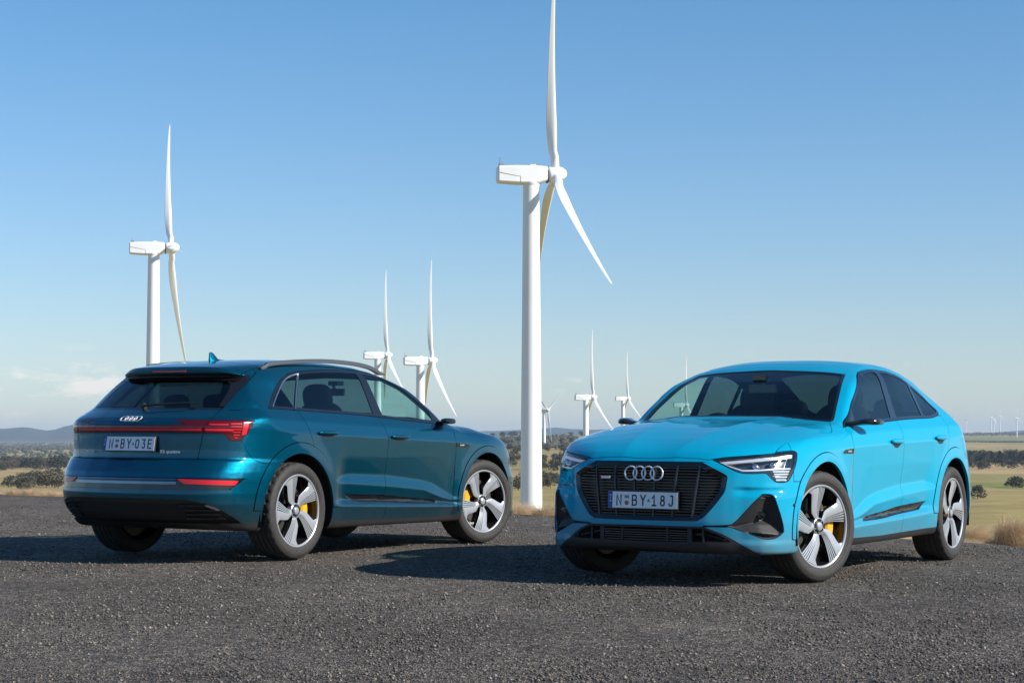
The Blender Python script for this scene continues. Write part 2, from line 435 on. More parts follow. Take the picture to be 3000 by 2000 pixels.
def add_ring(bm, prof, n, axis='y', closed=False, off=(0, 0, 0), mi=0):
    """lathe: prof list of (along axis, radius)"""
    rings = []
    for k in range(n):
        a = 2 * math.pi * k / n; c, s = math.cos(a), math.sin(a); ring = []
        for p in prof:
            t, r = p[0], p[1]
            if callable(r): r = r(k)
            P = (r * c, t, r * s) if axis == 'y' else ((t, r * c, r * s) if axis == 'x' else (r * c, r * s, t))
            ring.append(bm.verts.new((P[0] + off[0], P[1] + off[1], P[2] + off[2])))
        rings.append(ring)
    m = len(prof)
    for k in range(n):
        A, B = rings[k], rings[(k + 1) % n]
        for i in range(m if closed else m - 1):
            j = (i + 1) % m
            try: bm.faces.new((A[i], A[j], B[j], B[i]) if axis != 'y' else (A[i], B[i], B[j], A[j])).material_index = mi
            except ValueError: pass
    return rings

def add_tube(bm, pts, r, n=8, flat=1.0, caps=True, mi=0, up=(0, 0, 1)):
    pts = [Vector(p) for p in pts]; rings = []
    for i, p in enumerate(pts):
        d = (pts[min(i + 1, len(pts) - 1)] - pts[max(i - 1, 0)]).normalized()
        s = d.cross(Vector(up))
        if s.length < 1e-4: s = d.cross(Vector((1, 0, 0)))
        s.normalize(); t = s.cross(d)
        rr = r[i] if isinstance(r, (list, tuple)) else r
        rings.append([bm.verts.new(p + s * (rr * math.cos(a)) + t * (rr * flat * math.sin(a))) for a in [2 * math.pi * k / n for k in range(n)]])
    for A, B in zip(rings[:-1], rings[1:]):
        for k in range(n): bm.faces.new((A[k], A[(k + 1) % n], B[(k + 1) % n], B[k])).material_index = mi
    if caps:
        bm.faces.new(rings[0][::-1]).material_index = mi; bm.faces.new(rings[-1]).material_index = mi

def text_mesh(txt, size, depth=.001, sx=1.0, align='CENTER'):
    cu = bpy.data.curves.new('t', 'FONT'); cu.body = txt; cu.size = size; cu.extrude = depth; cu.align_x = align; cu.align_y = 'CENTER'
    cu.resolution_u = 3
    o = bpy.data.objects.new('t', cu); COL.objects.link(o)
    dg = bpy.context.evaluated_depsgraph_get(); me = bpy.data.meshes.new_from_object(o.evaluated_get(dg))
    bpy.data.objects.remove(o); bpy.data.curves.remove(cu)
    if sx != 1: me.transform(Matrix.Diagonal((sx, 1, 1, 1)))
    return me

def _arc(cx, cy, rx, ry, a0, a1, n=10):
    return [(cx + rx * math.cos(math.radians(a0 + (a1 - a0) * k / n)), cy + ry * math.sin(math.radians(a0 + (a1 - a0) * k / n))) for k in range(n + 1)]
GLYPH = {   # narrow road-plate figures, unit box x -.5...5, y 0..1
    'N': [[(-.38, 0), (-.38, 1), (.38, 0), (.38, 1)]], 'Y': [[(-.42, 1), (0, .48), (.42, 1)], [(0, .48), (0, 0)]],
    'B': [[(-.38, 0), (-.38, 1), (.08, 1)] + _arc(.08, .76, .26, .24, 90, -90) + [(-.38, .52)], [(.08, .52)] + _arc(.10, .26, .29, .26, 90, -90) + [(-.38, 0)]],
    '0': [_arc(0, .68, .36, .32, 0, 180) + _arc(0, .32, .36, .32, 180, 360) + [(.36, .68)]], 'E': [[(.36, 1), (-.36, 1), (-.36, 0), (.36, 0)], [(-.36, .52), (.26, .52)]],
    '3': [[(-.36, 1), (.34, 1), (.02, .58)] + _arc(.02, .29, .34, .29, 90, -140)], 'J': [[(-.05, 1), (.30, 1), (.30, .28)] + _arc(-.02, .28, .32, .28, 0, -160)],
    '1': [[(-.34, .74), (0, 1), (0, 0)], [(-.34, 0), (.34, 0)]], '8': [_arc(0, .76, .29, .24, -90, 270, 18), _arc(0, .27, .35, .27, 90, 450, 18)]}
def ribbon(bm, pts, w, z):
    pts = [Vector((p[0], p[1])) for p in pts]; n = len(pts); L = []
    for i, p in enumerate(pts):
        d0 = (p - pts[i - 1]).normalized() if i else (pts[1] - p).normalized(); d1 = (pts[i + 1] - p).normalized() if i < n - 1 else d0
        t = d0 + d1; t = t.normalized() if t.length > 1e-6 else d0; nn = Vector((-t.y, t.x)); k = 1 / max(.45, abs(nn.dot(Vector((-d0.y, d0.x)))))
        e = Vector((0, 0))
        if i == 0: e = -d0 * w
        if i == n - 1: e = d0 * w
        L.append((bm.verts.new((*(p + nn * w * k + e), z)), bm.verts.new((*(p - nn * w * k + e), z))))
    for a, b in zip(L[:-1], L[1:]):
        try: bm.faces.new((a[0], a[1], b[1], b[0]))
        except ValueError: pass
# ---- wheel (axis +y is the outer side), shared by all eight
def wheel_meshes(MT):
    out = {}
    n = 120
    def sh(base, cut): return lambda k: base - (cut if k % 4 == 0 else 0)
    prof = [(-.118, .286), (-.130, .31), (-.134, .34), (-.126, .368), (-.108, .380)]
    side = [(-.108, sh(.381, 0)), (-.098, sh(.3840, .010)), (-.080, sh(.3850, .010))]
    tread = []
    for g in (-.068, -.023, .023, .068):
        tread += [(g - .006, .3855), (g - .005, .3785), (g + .005, .3785), (g + .006, .3855)]
    prof = prof + side[1:] + tread + [(.080, sh(.3850, .010)), (.098, sh(.3840, .010)), (.110, sh(.380, .006)), (.120, .373), (.1275, .362), (.131, .352), (.1325, .349), (.1345, .340), (.1340, .325), (.1315, .312), (.1275, .308), (.1265, .302), (.122, .296), (.116, .288)]
    bm = bmesh.new(); add_ring(bm, prof, n)
    out['tyre'] = bm
    # rim: flange and barrel
    bm = bmesh.new()
    add_ring(bm, [(.112, .291), (.119, .2905), (.1225, .287), (.1225, .282), (.119, .276), (.112, .272)], 96)
    add_ring(bm, [(.112, .272), (.085, .268), (.04, .258), (-.02, .25), (-.09, .252), (-.12, .275)], 96, mi=1)
    add_ring(bm, [(-.06, .252), (-.062, .02)], 48, mi=1)
    out['wheel'] = bm
    # one spoke, pointing up (+z), grooved edge to the right seen from outside
    R0 = .273
    left = [(-.12, .16), (-.295, .33), (-.320, .50), (-.330, .70), (-.345, .81), (-.470, .88)]
    mid = [(-.055, .19), (-.115, .35), (-.115, .51), (-.105, .67), (-.095, .83), (-.085, .99)]
    right = [(.025, .17), (.015, .33), (.045, .49), (.098, .65), (.155, .81), (.215, .975)]
    hgt = [.100, .103, .108, .113, .1165, .118]
    def interp_edge(E, t):
        f = t * (len(E) - 1); i = min(int(f), len(E) - 2); f -= i
        return ((E[i][0] * (1 - f) + E[i + 1][0] * f) * R0, (E[i][1] * (1 - f) + E[i + 1][1] * f) * R0)
    bm = bmesh.new()
    srows = [0, .03, .12, .25, .40]; s = .42; flags = [0] * 5
    cols = [(0, 0), (.03, 0), (.2, 0), (.44, 0)]
    for k in range(4):
        a = .47 + k * .135
        cols += [(a, 0), (a + .005, 1), (a + .055, 1), (a + .060, 0)]
    cols += [(.97, 0), (1, 0)]
    TN = 14; grid = []
    for ti in range(TN + 1):
        t = ti / TN; L = interp_edge(left, t); Mi = interp_edge(mid, t); Rr = interp_edge(right, t)
        f = t * 5; i = min(int(f), 4); h = hgt[i] * (1 - f + i) + hgt[i + 1] * (f - i)
        row = []
        for sfr, lo in cols:
            if sfr <= .44: q_ = sfr / .44; x = L[0] + (Mi[0] - L[0]) * q_; z = L[1] + (Mi[1] - L[1]) * q_
            else: q_ = (sfr - .44) / .56; x = Mi[0] + (Rr[0] - Mi[0]) * q_; z = Mi[1] + (Rr[1] - Mi[1]) * q_
            rr = math.hypot(x, z)
            if ti == TN: x, z = x / rr * R0, z / rr * R0
            y = h - max(0, sfr - .44) * .018 - max(0, .06 - sfr) * .10
            if lo and .12 < t < .99: y -= .006
            row.append(bm.verts.new((-x, y, z)))      # seen from +y, +x is on the left
        grid.append(row)
    for i in range(TN):
        for j in range(len(cols) - 1):
            m = 2 if (cols[j][1] and cols[j + 1][1] and .12 < (i + .5) / TN < .99) else 0
            bm.faces.new((grid[i][j], grid[i + 1][j], grid[i + 1][j + 1], grid[i][j + 1])).material_index = m
    def skirt(line, flip):
        low = [bm.verts.new(Vector(v.co) + Vector((0, -.035, 0))) for v in line]
        for a in range(len(line) - 1):
            q = (line[a], line[a + 1], low[a + 1], low[a])
            bm.faces.new(q if not flip else q[::-1]).material_index = 1
    skirt([r[0] for r in grid], False); skirt([r[-1] for r in grid], True)
    bmesh.ops.recalc_face_normals(bm, faces=bm.faces)
    # make sure the face looks outward
    if sum(f.normal.y * f.calc_area() for f in bm.faces if f.material_index == 0) < 0:
        bmesh.ops.reverse_faces(bm, faces=bm.faces)
    out['spoke'] = bm
    bm = bmesh.new()
    add_ring(bm, [(.100, .028), (.1005, .032), (.094, .033)], 40, mi=0); add_ring(bm, [(.094, .033), (.094, .053)], 40, mi=1); add_ring(bm, [(.094, .053), (.1005, .054), (.097, .060), (.06, .064)], 40, mi=0)
    add_ring(bm, [(.112, .0001), (.112, .022), (.109, .028), (.100, .031)], 32, mi=0)
    out['hub_cap'] = bm
    bm = bmesh.new(); add_ring(bm, [(.093, .0075), (.1015, .0075), (.1030, .006), (.1030, .0001)], 10, off=(0, 0, 0))
    out['wheel_bolt'] = bm
    bm = bmesh.new(); add_ring(bm, [(.022, .10), (.024, .198), (.012, .200), (.0, .198), (.0, .06)], 64)
    out['brake_disc'] = bm
    bm = bmesh.new(); N = 12; rr = []
    for k in range(N + 1):
        a = math.radians(-42 + 84 * k / N); e = .012 if k in (0, N) else 0
        q = []
        for (r, y) in ((.125 + e, -.01), (.125 + e, .055), (.140, .068 - e), (.195, .070 - e), (.214 - e, .056), (.214 - e, -.01)):
            q.append(bm.verts.new((r * math.cos(a), y, r * math.sin(a))))
        rr.append(q)
    for A, B in zip(rr[:-1], rr[1:]):
        for i in range(5): bm.faces.new((A[i], A[i + 1], B[i + 1], B[i]))
    bm.faces.new(rr[0]); bm.faces.new(rr[-1][::-1]); bmesh.ops.recalc_face_normals(bm, faces=bm.faces)
    out['brake_caliper'] = bm
    mats = dict(tyre=[MT['rubber']], wheel=[MT['silver'], MT['black'], ], spoke=[MT['silver'], MT['black'], MT['black']], hub_cap=[MT['silver'], MT['black']],
                wheel_bolt=[MT['chrome']], brake_disc=[MT['disc']], brake_caliper=[MT['caliper']])
    res = {}
    for k, bm in out.items():
        me = bpy.data.meshes.new(k); bm.normal_update(); bm.to_mesh(me); bm.free(); me.shade_smooth(); me.set_sharp_from_angle(angle=.5)
        for m in mats[k]: me.materials.append(m)
        res[k] = me
    return res

def build_wheel(WM, root, x, side, phase, steer, cal):
    """phase in degrees as the photo would show the grooved spoke, seen from outside"""
    def lk(nm, me, par, mw=None):
        o = bpy.data.objects.new(nm, me); COL.objects.link(o); o.parent = par
        if mw: o.matrix_local = mw
        return o
    rot = 0 if side > 0 else math.pi
    w = lk('wheel', WM['wheel'], root)
    th = math.radians(steer)
    # axis of the outer side
    ax = Vector((math.sin(th), math.cos(th) * side, 0))
    ang = math.atan2(-ax.x, ax.y)
    piv = Vector((x, .80 * side, .385)); c = piv + ax * .013
    w.matrix_local = Matrix.Translation(c) @ Matrix.Rotation(ang, 4, 'Z')
    lk('tyre', WM['tyre'], w)
    for k in range(5):
        # seen from outside (+y towards the viewer) the viewer's right is local -x; clockwise turn = +rotation about +y
        a = math.radians(93 - phase + 72 * k)
        Rm = Matrix.Rotation(-a, 4, 'Y')
        lk('spoke', WM['spoke'], w, Rm)
        b = math.radians(93 - phase + 72 * k + 36)
        lk('wheel_bolt', WM['wheel_bolt'], w, Matrix.Translation((-.043 * math.sin(b), 0, .043 * math.cos(b))))
    lk('hub_cap', WM['hub_cap'], w); lk('brake_disc', WM['brake_disc'], w)
    lk('brake_caliper', WM['brake_caliper'], w, Matrix.Rotation(math.radians(cal), 4, 'Y'))
    return w
DLO_F = [(-.56, 1.08, 1), (-.73, 1.165), (-.88, 1.258), (-1.02, 1.335), (-1.17, 1.415), (-1.34, 1.485), (-1.5, 1.52), (-1.73, 1.537)]
DLO = {0: DLO_F + [(-2.1, 1.538), (-2.38, 1.527), (-2.606, 1.509), (-2.75, 1.488), (-2.84, 1.462), (-2.92, 1.423), (-3.003, 1.37), (-3.15, 1.255), (-3.235, 1.196, 1), (-2.88, 1.187), (-1.84, 1.153), (-1.38, 1.125), (-.9, 1.10)],
       1: DLO_F + [(-2.0, 1.529), (-2.18, 1.507), (-2.389, 1.458), (-2.626, 1.369), (-2.755, 1.298), (-2.84, 1.25), (-2.852, 1.222), (-2.80, 1.195), (-2.70, 1.178), (-2.54, 1.165), (-1.97, 1.149), (-1.42, 1.123), (-.9, 1.10)]}
LAMP = [(-.277, .852, 1), (-.078, .877), (.141, .899), (.300, .911), (.338, .903), (.347, .885), (.331, .834), (.298, .77), (.262, .718), (.235, .702), (.189, .697), (.141, .703), (.102, .734), (.066, .759), (-.011, .757), (-.106, .762), (-.184, .796)]
GRILLE = [(-.3, .833, 1), (.375, .833), (.405, .828), (.488, .790), (.556, .753), (.573, .735), (.570, .70), (.562, .645), (.545, .61), (.50, .545), (.453, .488), (.425, .460), (.385, .443), (.335, .438), (-.3, .435, 1)]
VENT = [(-.345, .408, 1), (-.19, .415), (-.155, .432), (-.115, .469), (-.043, .552), (.020, .612), (.045, .622), (.097, .620), (.122, .604), (.153, .531), (.182, .455), (.200, .385), (.192, .360), (.136, .326), (.058, .320), (-.004, .336), (-.150, .388), (-.19, .397), (-.345, .400, 1)]
LOWER = [(-.3, .403, 1), (.43, .400, 1), (.545, .353), (.655, .285), (.76, .222, 1), (.76, .1, 1), (-.3, .1, 1)]
INTAKE = [(-.3, .388, 1), (.42, .386, 1), (.52, .348), (.60, .300, 1), (-.3, .292, 1)]
TAILLAMP = [(-1, 1.006, 1), (.5, .998), (.67, .997), (.70, .990), (.731, .966), (.751, .945), (.775, .940), (.827, .942), (.844, .952), (.914, 1.03), (.934, 1.08), (.919, 1.101), (.536, 1.10), (.375, 1.103), (.35, 1.098), (.300, 1.064), (-1, 1.062, 1)]
GATE = [(-2, .796, 1), (.47, .796), (.502, .800), (.513, .815), (.547, .992), (.55, 1.042), (.615, 1.113), (.69, 1.179), (.708, 1.19), (.81, 1.298), (.937, 1.416), (.95, 1.46, 1), (-2, 1.462, 1)]
RGLASS = [(-2, 1.188, 1), (.66, 1.182), (.70, 1.188), (.81, 1.298), (.937, 1.416), (.95, 1.46, 1), (-2, 1.462, 1)]
RPANE = [(-2, 1.200, 1), (.640, 1.197), (.680, 1.212), (.72, 1.26), (.775, 1.34), (.790, 1.385), (.765, 1.408), (.66, 1.418), (-2, 1.424, 1)]
STRIP = [(-2, .662, 1), (.60, .655), (.86, .645, 1), (.820, .612), (.744, .572), (.70, .566), (-2, .572, 1)]
REFL = [(.350, .648, 1), (.820, .634, 1), (.788, .598, 1), (.404, .611, 1)]
DIFF = [(-2, .494, 1), (.20, .492), (.44, .480), (.542, .465), (.627, .438), (.762, .364), (.833, .318), (.86, .30, 1), (.86, .1, 1), (-2, .1, 1)]
HOOD = [(.874, -.2, 1), (.872, .1), (.852, .414), (.842, .455), (.74, .63), (.590, .785), (.50, .806), (.2, .845), (-.1, .868), (-.25, .878), (-.33, .865), (-.42, .825), (-.52, .778, 1), (-.49, .59), (-.445, .25), (-.435, -.2, 1)]
WS = [(-.455, -.2, 1), (-.462, .25), (-.505, .59), (-.545, .765, 1), (-.60, .772), (-.686, .757), (-.969, .692), (-1.275, .617, 1), (-1.262, .3), (-1.28, 0), (-1.28, -.2, 1)]
INSERT = [(-.82, .392, 1), (-.905, .424), (-1.3, .452), (-1.63, .480), (-2.16, .499), (-2.285, .502, 1), (-2.16, .452), (-2.06, .437), (-1.6, .418), (-1.2, .398)]
DD = [(-1.70, 1.20), (-1.70, 1.135), (-1.69, 1.085), (-1.672, 1.02), (-1.66, .97), (-1.66, .88), (-1.66, .76), (-1.662, .6), (-1.675, .5), (-1.67, .38), (-1.70, .1)]
FD = [(-.50, 1.12), (-.53, 1.088), (-.565, 1.02), (-.56, .968), (-.556, .927), (-.555, .82), (-.565, .64), (-.578, .41), (-.59, .1)]
RD = [(-2.86, 1.22), (-2.855, 1.18), (-2.834, 1.10), (-2.80, 1.03), (-2.775, .967), (-2.752, .92), (-2.73, .83), (-2.72, .7)]

def build_car(sport, MT, WM, label, cat, loc, yaw, roll, paint, plate_txt, phases, steer):
    root = bpy.data.objects.new('parked_car', None); COL.objects.link(root)
    root['label'] = label; root['category'] = cat; root['group'] = 'cars parked on the gravel pad'
    root.rotation_mode = 'XYZ'; root.location = loc; root.rotation_euler = (roll, 0, yaw)
    MM, Dd = make_body(sport)
    F, Wd, Tp, Rr = Dd['F'], Dd['W'], Dd['T'], Dd['R']
    # finer mesh where narrow features are cut
    def near(proj, P, lo, hi, pad=.03):
        us = [p[0] for p in P]; vs = [p[1] for p in P]
        def fn(c):
            u, v = PROJ[proj](c); return (u > min(us) - pad) & (u < max(us) + pad) & (v > min(vs) - pad) & (v < max(vs) + pad) & (c[:, 0] > lo) & (c[:, 0] < hi)
        return fn
    M0 = MM
    SH = M0
    def band(P, proj, lo, hi, w=.016):
        P = smooth_poly(P)
        return lambda c: (np.abs(sdpoly(*PROJ[proj](c), P)) < w) & (c[:, 0] > lo) & (c[:, 0] < hi)
    for P, pr_, lo_, hi_ in ((LAMP, 'f45', .3, 2), (VENT, 'f45', .4, 2), (GRILLE, 'front', .6, 2), (LOWER, 'front', .5, 2), (TAILLAMP, 'r45', -5, -3.3), (STRIP, 'r45', -5, -3.3), (INSERT, 'side', -3, 0), (HOOD, 'top', -1, 2), (DLO[sport], 'side', -4, 0)):
        M0 = refine(M0, band(P, pr_, lo_, hi_), 1)
    M0 = refine(M0, lambda c: (c[:, 2] > .385) & (c[:, 2] < .43) & (c[:, 1] < .66) & (c[:, 0] > .7), 1)
    fineL = refine(clip(SH, np.minimum(sdp(SH, 'f45', [(-.34, .66), (.42, .66), (.42, .95), (-.34, .95)]), SH[0][:, 0] - .3)), lambda c: c[:, 0] > -9, 2)
    fineT = refine(clip(SH, np.minimum(sdp(SH, 'r45', [(-.2, .29), (1.0, .29), (1.0, 1.13), (-.2, 1.13)]), -3.3 - SH[0][:, 0])), lambda c: (c[:, 2] > .92) | (c[:, 2] < .67), 1)
    g = .0022
    M = M0
    for cx, R in ((0, .452), (WB, .458)):
        d = np.maximum(np.hypot(M[0][:, 0] - cx, M[0][:, 2] - WZ) - R, .45 - M[0][:, 1]); M = clip(M, d)
    shell0 = M
    def split(M, dfun, gap=g):
        return clip(M, dfun(M) - gap), clip(M, -dfun(M) - gap)
    def poly(proj, P, extra=None):
        P = smooth_poly(P)
        def fn(M):
            d = sdp(M, proj, P)
            return np.minimum(d, extra(M[0])) if extra else d
        return fn
    dlo = poly('side', DLO[sport], lambda V: V[:, 1] - .4)
    ws = poly('top', WS, lambda V: V[:, 2] - 1.05)
    if sport:
        rg_poly = [(-3.79, -.2, 1), (-3.79, .3), (-3.74, .52), (-3.62, .60), (-3.3, .60), (-2.85, .575), (-2.72, .56), (-2.68, .4), (-2.665, -.2, 1)]
        rgl = poly('top', rg_poly, lambda V: V[:, 2] - 1.1)
        pane = poly('top', [(-3.75, -.2, 1), (-3.75, .3), (-3.70, .47), (-3.6, .56), (-3.3, .56), (-2.88, .54), (-2.76, .51), (-2.72, .3), (-2.71, -.2, 1)], lambda V: V[:, 2] - 1.1)
    else:
        rgl = poly('r45', RGLASS, lambda V: -3.05 - V[:, 0]); pane = poly('r45', RPANE, lambda V: -3.05 - V[:, 0])
    # -------- dark inner skin behind the gaps and round the glass
    S = shell0
    S = clip(S, -(dlo(S) - .030)); S = clip(S, -(ws(S) - .035)); S = clip(S, -(pane(S) - .004))
    pr = poly('side', [(-1.62, 1.08), (-1.71, 1.54), (-1.80, 1.54), (-1.74, 1.08)], lambda V: V[:, 1] - .4)
    for pr_, P_, m_, lo_, hi_ in (('f45', LAMP, .012, .3, 2), ('f45', VENT, .006, .4, 2), ('front', GRILLE, .026, .6, 2), ('front', INTAKE, .004, .5, 2)):
        Pp = smooth_poly(P_); S = clip(S, -np.minimum.reduce([sdp(S, pr_, Pp) - m_, S[0][:, 0] - lo_, hi_ - S[0][:, 0]]))
    S2s = displaced(S, .016)
    link('inner_shell', mesh_from('inner_shell', [S2s, mir(S2s)], MT['trimdark'], 0), root)
    # -------- wheel-arch trims
    def arch(cx, R, zlo):
        return lambda M: np.minimum.reduce([R - np.hypot(M[0][:, 0] - cx, M[0][:, 2] - WZ), M[0][:, 2] - zlo, M[0][:, 1] - .55])
    for cx, R, zlo in ((0, .515, .312), (WB, .545, .40)):
        A, M = split(M, arch(cx, R, zlo), .0032)
        A = displaced(A, -.005)
        for s_, X in ((1, A), (-1, mir(A))): link('wheel_arch_trim', mesh_from('wheel_arch_trim', [X], paint, .022), root)
    # -------- side glass
    G, M = split(M, dlo)
    glass = {}
    lines = [('f', [(-.80, .9), (-.815, 1.12), (-.86, 1.26), (-.90, 1.7), (-1.735, 1.7), (-1.70, 1.51), (-1.61, 1.14), (-1.57, .9)]), ('r', [(-1.73, .9), (-1.75, 1.15), (-1.80, 1.51), (-1.83, 1.7), (-2.60, 1.7), (-2.635, 1.495), (-2.862, 1.19), (-2.88, .9)] if not sport else [(-1.73, .9), (-1.75, 1.15), (-1.80, 1.51), (-1.83, 1.7), (-2.2, 1.7), (-2.36, 1.45), (-2.36, 1.17), (-2.36, .9)]),
             ('q', [(-2.672, 1.7), (-2.662, 1.495), (-2.89, 1.19), (-2.90, .9), (-3.4, .9), (-3.4, 1.7)] if not sport else [(-2.42, 1.7), (-2.42, 1.45), (-2.42, 1.17), (-2.42, .9), (-3.4, .9), (-3.4, 1.7)])]
    if not sport:
        lines[1] = ('r', [(-1.73, .9), (-1.75, 1.15), (-1.80, 1.51), (-1.83, 1.7), (-2.615, 1.7), (-2.625, 1.495), (-2.862, 1.19), (-2.88, .9)])
    dl = smooth_poly(DLO[sport])
    def gl(P): return lambda M: np.minimum(sdp(M, 'side', P), sdp(M, 'side', dl) - .024)
    trim = G
    for k, P in lines:
        Gk, trim = split(trim, gl(P), .0005); glass[k] = displaced(Gk, .004)
    # -------- windscreen
    Wg, M = split(M, ws, .001)
    wtr, Wp = split(Wg, lambda M: .020 - ws(M), .0003)
    wtr = clip(wtr, -(wtr[0][:, 0] + .60 - .08))
    link('windscreen', mesh_from('windscreen', [displaced(clip(Wg, ws(Wg) - .018), .003), displaced(mir(clip(Wg, ws(Wg) - .018)), .003)], MT['glass'], .004), root)
    Wt = clip(Wg, .0195 - ws(Wg))
    link('windscreen_seal', mesh_from('windscreen_seal', [Wt, mir(Wt)], MT['gloss'], .006), root)
    # -------- rear glass
    Rg, M = split(M, rgl, .001)
    Rp, Rt = split(Rg, pane, .0005)
    # -------- bonnet
    H, M = split(M, poly('top', HOOD, lambda V: V[:, 2] - .80))
    link('bonnet', mesh_from('bonnet', [H, mir(H)], paint, .014), root)
    # -------- headlamps
    lampf = poly('f45', LAMP, lambda V: V[:, 0] - .3)
    L, M = split(M, lampf, .002)
    for s_ in (1, -1):
        X = (lambda m: m) if s_ > 0 else mir
        sd = lampf(L)
        bowl = displaced(L, .004 + np.minimum(sd * 1.3, .05)); bowl = renormal(bowl)
        h = link('headlamp', mesh_from('headlamp', [X(bowl)], MT['lampdark'], 0), root)
        link('headlamp_lens', mesh_from('headlamp_lens', [X(displaced(L, .001))], MT['lens'], .006), h)
        bez = clip(L, .010 - lampf(L)); link('lamp_bezel', mesh_from('lamp_bezel', [X(displaced(bez, .004))], MT['gloss'], .02), h)
        def strip(P, off, nm, mt, rim=.010):
            m = clip(fineL, sdp(fineL, 'f45', P)); link(nm, mesh_from(nm, [X(displaced(m, off))], mt, rim), h)
        strip([(-.235, .839), (-.026, .858), (.218, .880), (.3125, .886), (.305, .864), (.215, .858), (-.03, .840), (-.205, .826)], .012, 'light_strip', MT['drl'])
        strip([(-.229, .839), (-.167, .813), (-.088, .784), (.02, .786), (.151, .795), (.285, .796), (.285, .786), (.151, .784), (.02, .775), (-.088, .773), (-.167, .804)], .012, 'light_strip', MT['drl'])
        strip([(.200, .862), (.216, .862), (.168, .795), (.150, .795)], .012, 'light_strip', MT['drl'])
        for zz, u0, u1 in ((.772, .137, .272), (.754, .146, .262), (.735, .153, .250), (.716, .160, .240)):
            strip([(u0, zz - .0055), (u1, zz - .0055), (u1 + .005, zz + .0055), (u0 - .004, zz + .0055)], .014, 'light_bar', MT['drl2'])
        for uu, zz in ((.010, .812), (.145, .824)):
            # find the surface there and put a projector lens behind it
            i = np.argmin((uF(L[0]) - uu) ** 2 + (L[0][:, 2] - zz) ** 2); p = L[0][i] - L[2][i] * .030; nn = L[2][i]
            bm = bmesh.new(); bmesh.ops.create_uvsphere(bm, u_segments=20, v_segments=10, radius=.027)
            q = Vector(nn).to_track_quat('Z', 'Y').to_matrix().to_4x4()
            bm.transform(Matrix.Translation(Vector((p[0], p[1] * s_, p[2]))) @ Matrix.Diagonal((1, 1, .8, 1)))
            bmesh_obj('projector', bm, MT['chrome'], h)
    # -------- grille
    gf = poly('front', GRILLE, lambda V: V[:, 0] - .6)
    Gr, M = split(M, gf, .001)
    inner = clip(Gr, gf(Gr) - .030)
    back = renormal(displaced(inner, np.minimum((gf(inner) - .030) * 2.5, .055) + .006))
    gr = link('grille', mesh_from('grille', [back, mir(back)], MT['black'], 0), root)
    fr = clip(Gr, .032 - gf(Gr)); fr = renormal(displaced(fr, -.004 + .012 * np.clip(gf(fr) / .03, 0, 1)))
    link('grille_frame', mesh_from('grille_frame', [fr, mir(fr)], MT['gloss'], .02), gr)
    gp = smooth_poly(GRILLE)
    def yext(z, off, P=gp):
        ys = np.linspace(0, .62, 200); dd = sdpoly(ys, np.full(200, z), P) - off; ok = ys[dd > 0]
        return ok.max() if len(ok) else 0
    def slat(z, y0, y1, depth, hgt, dz, name, mat, par):
        ys = np.linspace(y0, y1, max(4, int(abs(y1 - y0) / .04))); xs = F.ev(np.abs(ys), np.full(len(ys), z)) - depth
        bm = bmesh.new(); rows = []
        for x, y in zip(xs, ys):
            rows.append([bm.verts.new((x, y, z - hgt / 2)), bm.verts.new((x, y, z + hgt / 2)), bm.verts.new((x - dz, y, z + hgt / 2 + .004)), bm.verts.new((x - dz, y, z - hgt / 2 + .004))])
        for A, B in zip(rows[:-1], rows[1:]):
            for i in range(4): bm.faces.new((A[i], A[(i + 1) % 4], B[(i + 1) % 4], B[i]))
        bmesh.ops.recalc_face_normals(bm, faces=bm.faces)
        return bmesh_obj(name, bm, mat, par)
    for z in np.arange(.478, .815, .0195):
        e = yext(z, .028)
        if e > .05: slat(z, -e, e, .016, .0075, .022, 'grille_slat', MT['slat'], gr)
    for y in (-.365, -.220, -.073, .073, .220, .365):
        zs = [z for z in np.linspace(.45, .825, 60) if sdpoly(np.array([abs(y)]), np.array([z]), gp)[0] > .024]
        zs = np.linspace(min(zs), max(zs), 8)
        bm = bmesh.new(); rows = []
        for z in zs:
            yy = y * (1 + .07 * (z - .6) / .2)
            x = float(F.ev(np.array([abs(yy)]), np.array([z]))[0]) - .006
            w_ = .0085
            rows.append([bm.verts.new((x - .022, yy - w_, z)), bm.verts.new((x, yy - w_ * .6, z)), bm.verts.new((x, yy + w_ * .6, z)), bm.verts.new((x - .022, yy + w_, z))])
        for A, B in zip(rows[:-1], rows[1:]):
            for i in range(3): bm.faces.new((A[i], A[i + 1], B[i + 1], B[i]))
        bmesh.ops.recalc_face_normals(bm, faces=bm.faces)
        bmesh_obj('grille_bar', bm, MT['bar'], gr)
    if sport:
        bm = bmesh.new(); add_box(bm, (.934, -.298, .722), (.004, .070, .016)); bmesh_obj('badge', bm, MT['white'], gr, False)
        bm = bmesh.new(); add_box(bm, (.935, -.334, .722), (.004, .010, .022)); bmesh_obj('badge', bm, MT['redp'], gr, False)
    def rings(cx, z0, R, pitch, par, tilt=0):
        for k in range(4):
            bm = bmesh.new(); y = (k - 1.5) * pitch; n = 40; m = 8; rr = []
            for a in range(n):
                A = 2 * math.pi * a / n; q = []
                for b in range(m):
                    B = 2 * math.pi * b / m; rad = R + .12 * R * math.cos(B)
                    q.append(bm.verts.new((cx + .006 * math.sin(B) - tilt * (rad * math.sin(A)), y + rad * math.cos(A), z0 + math.sqrt(1 - tilt * tilt) * rad * math.sin(A))))
                rr.append(q)
            for a in range(n):
                for b in range(m): bm.faces.new((rr[a][b], rr[(a + 1) % n][b], rr[(a + 1) % n][(b + 1) % m], rr[a][(b + 1) % m]))
            bmesh.ops.recalc_face_normals(bm, faces=bm.faces)
            bmesh_obj('emblem_ring', bm, MT['badge'], par)
    rings(.946, .753, .0455, .0650, gr, tilt=.10)
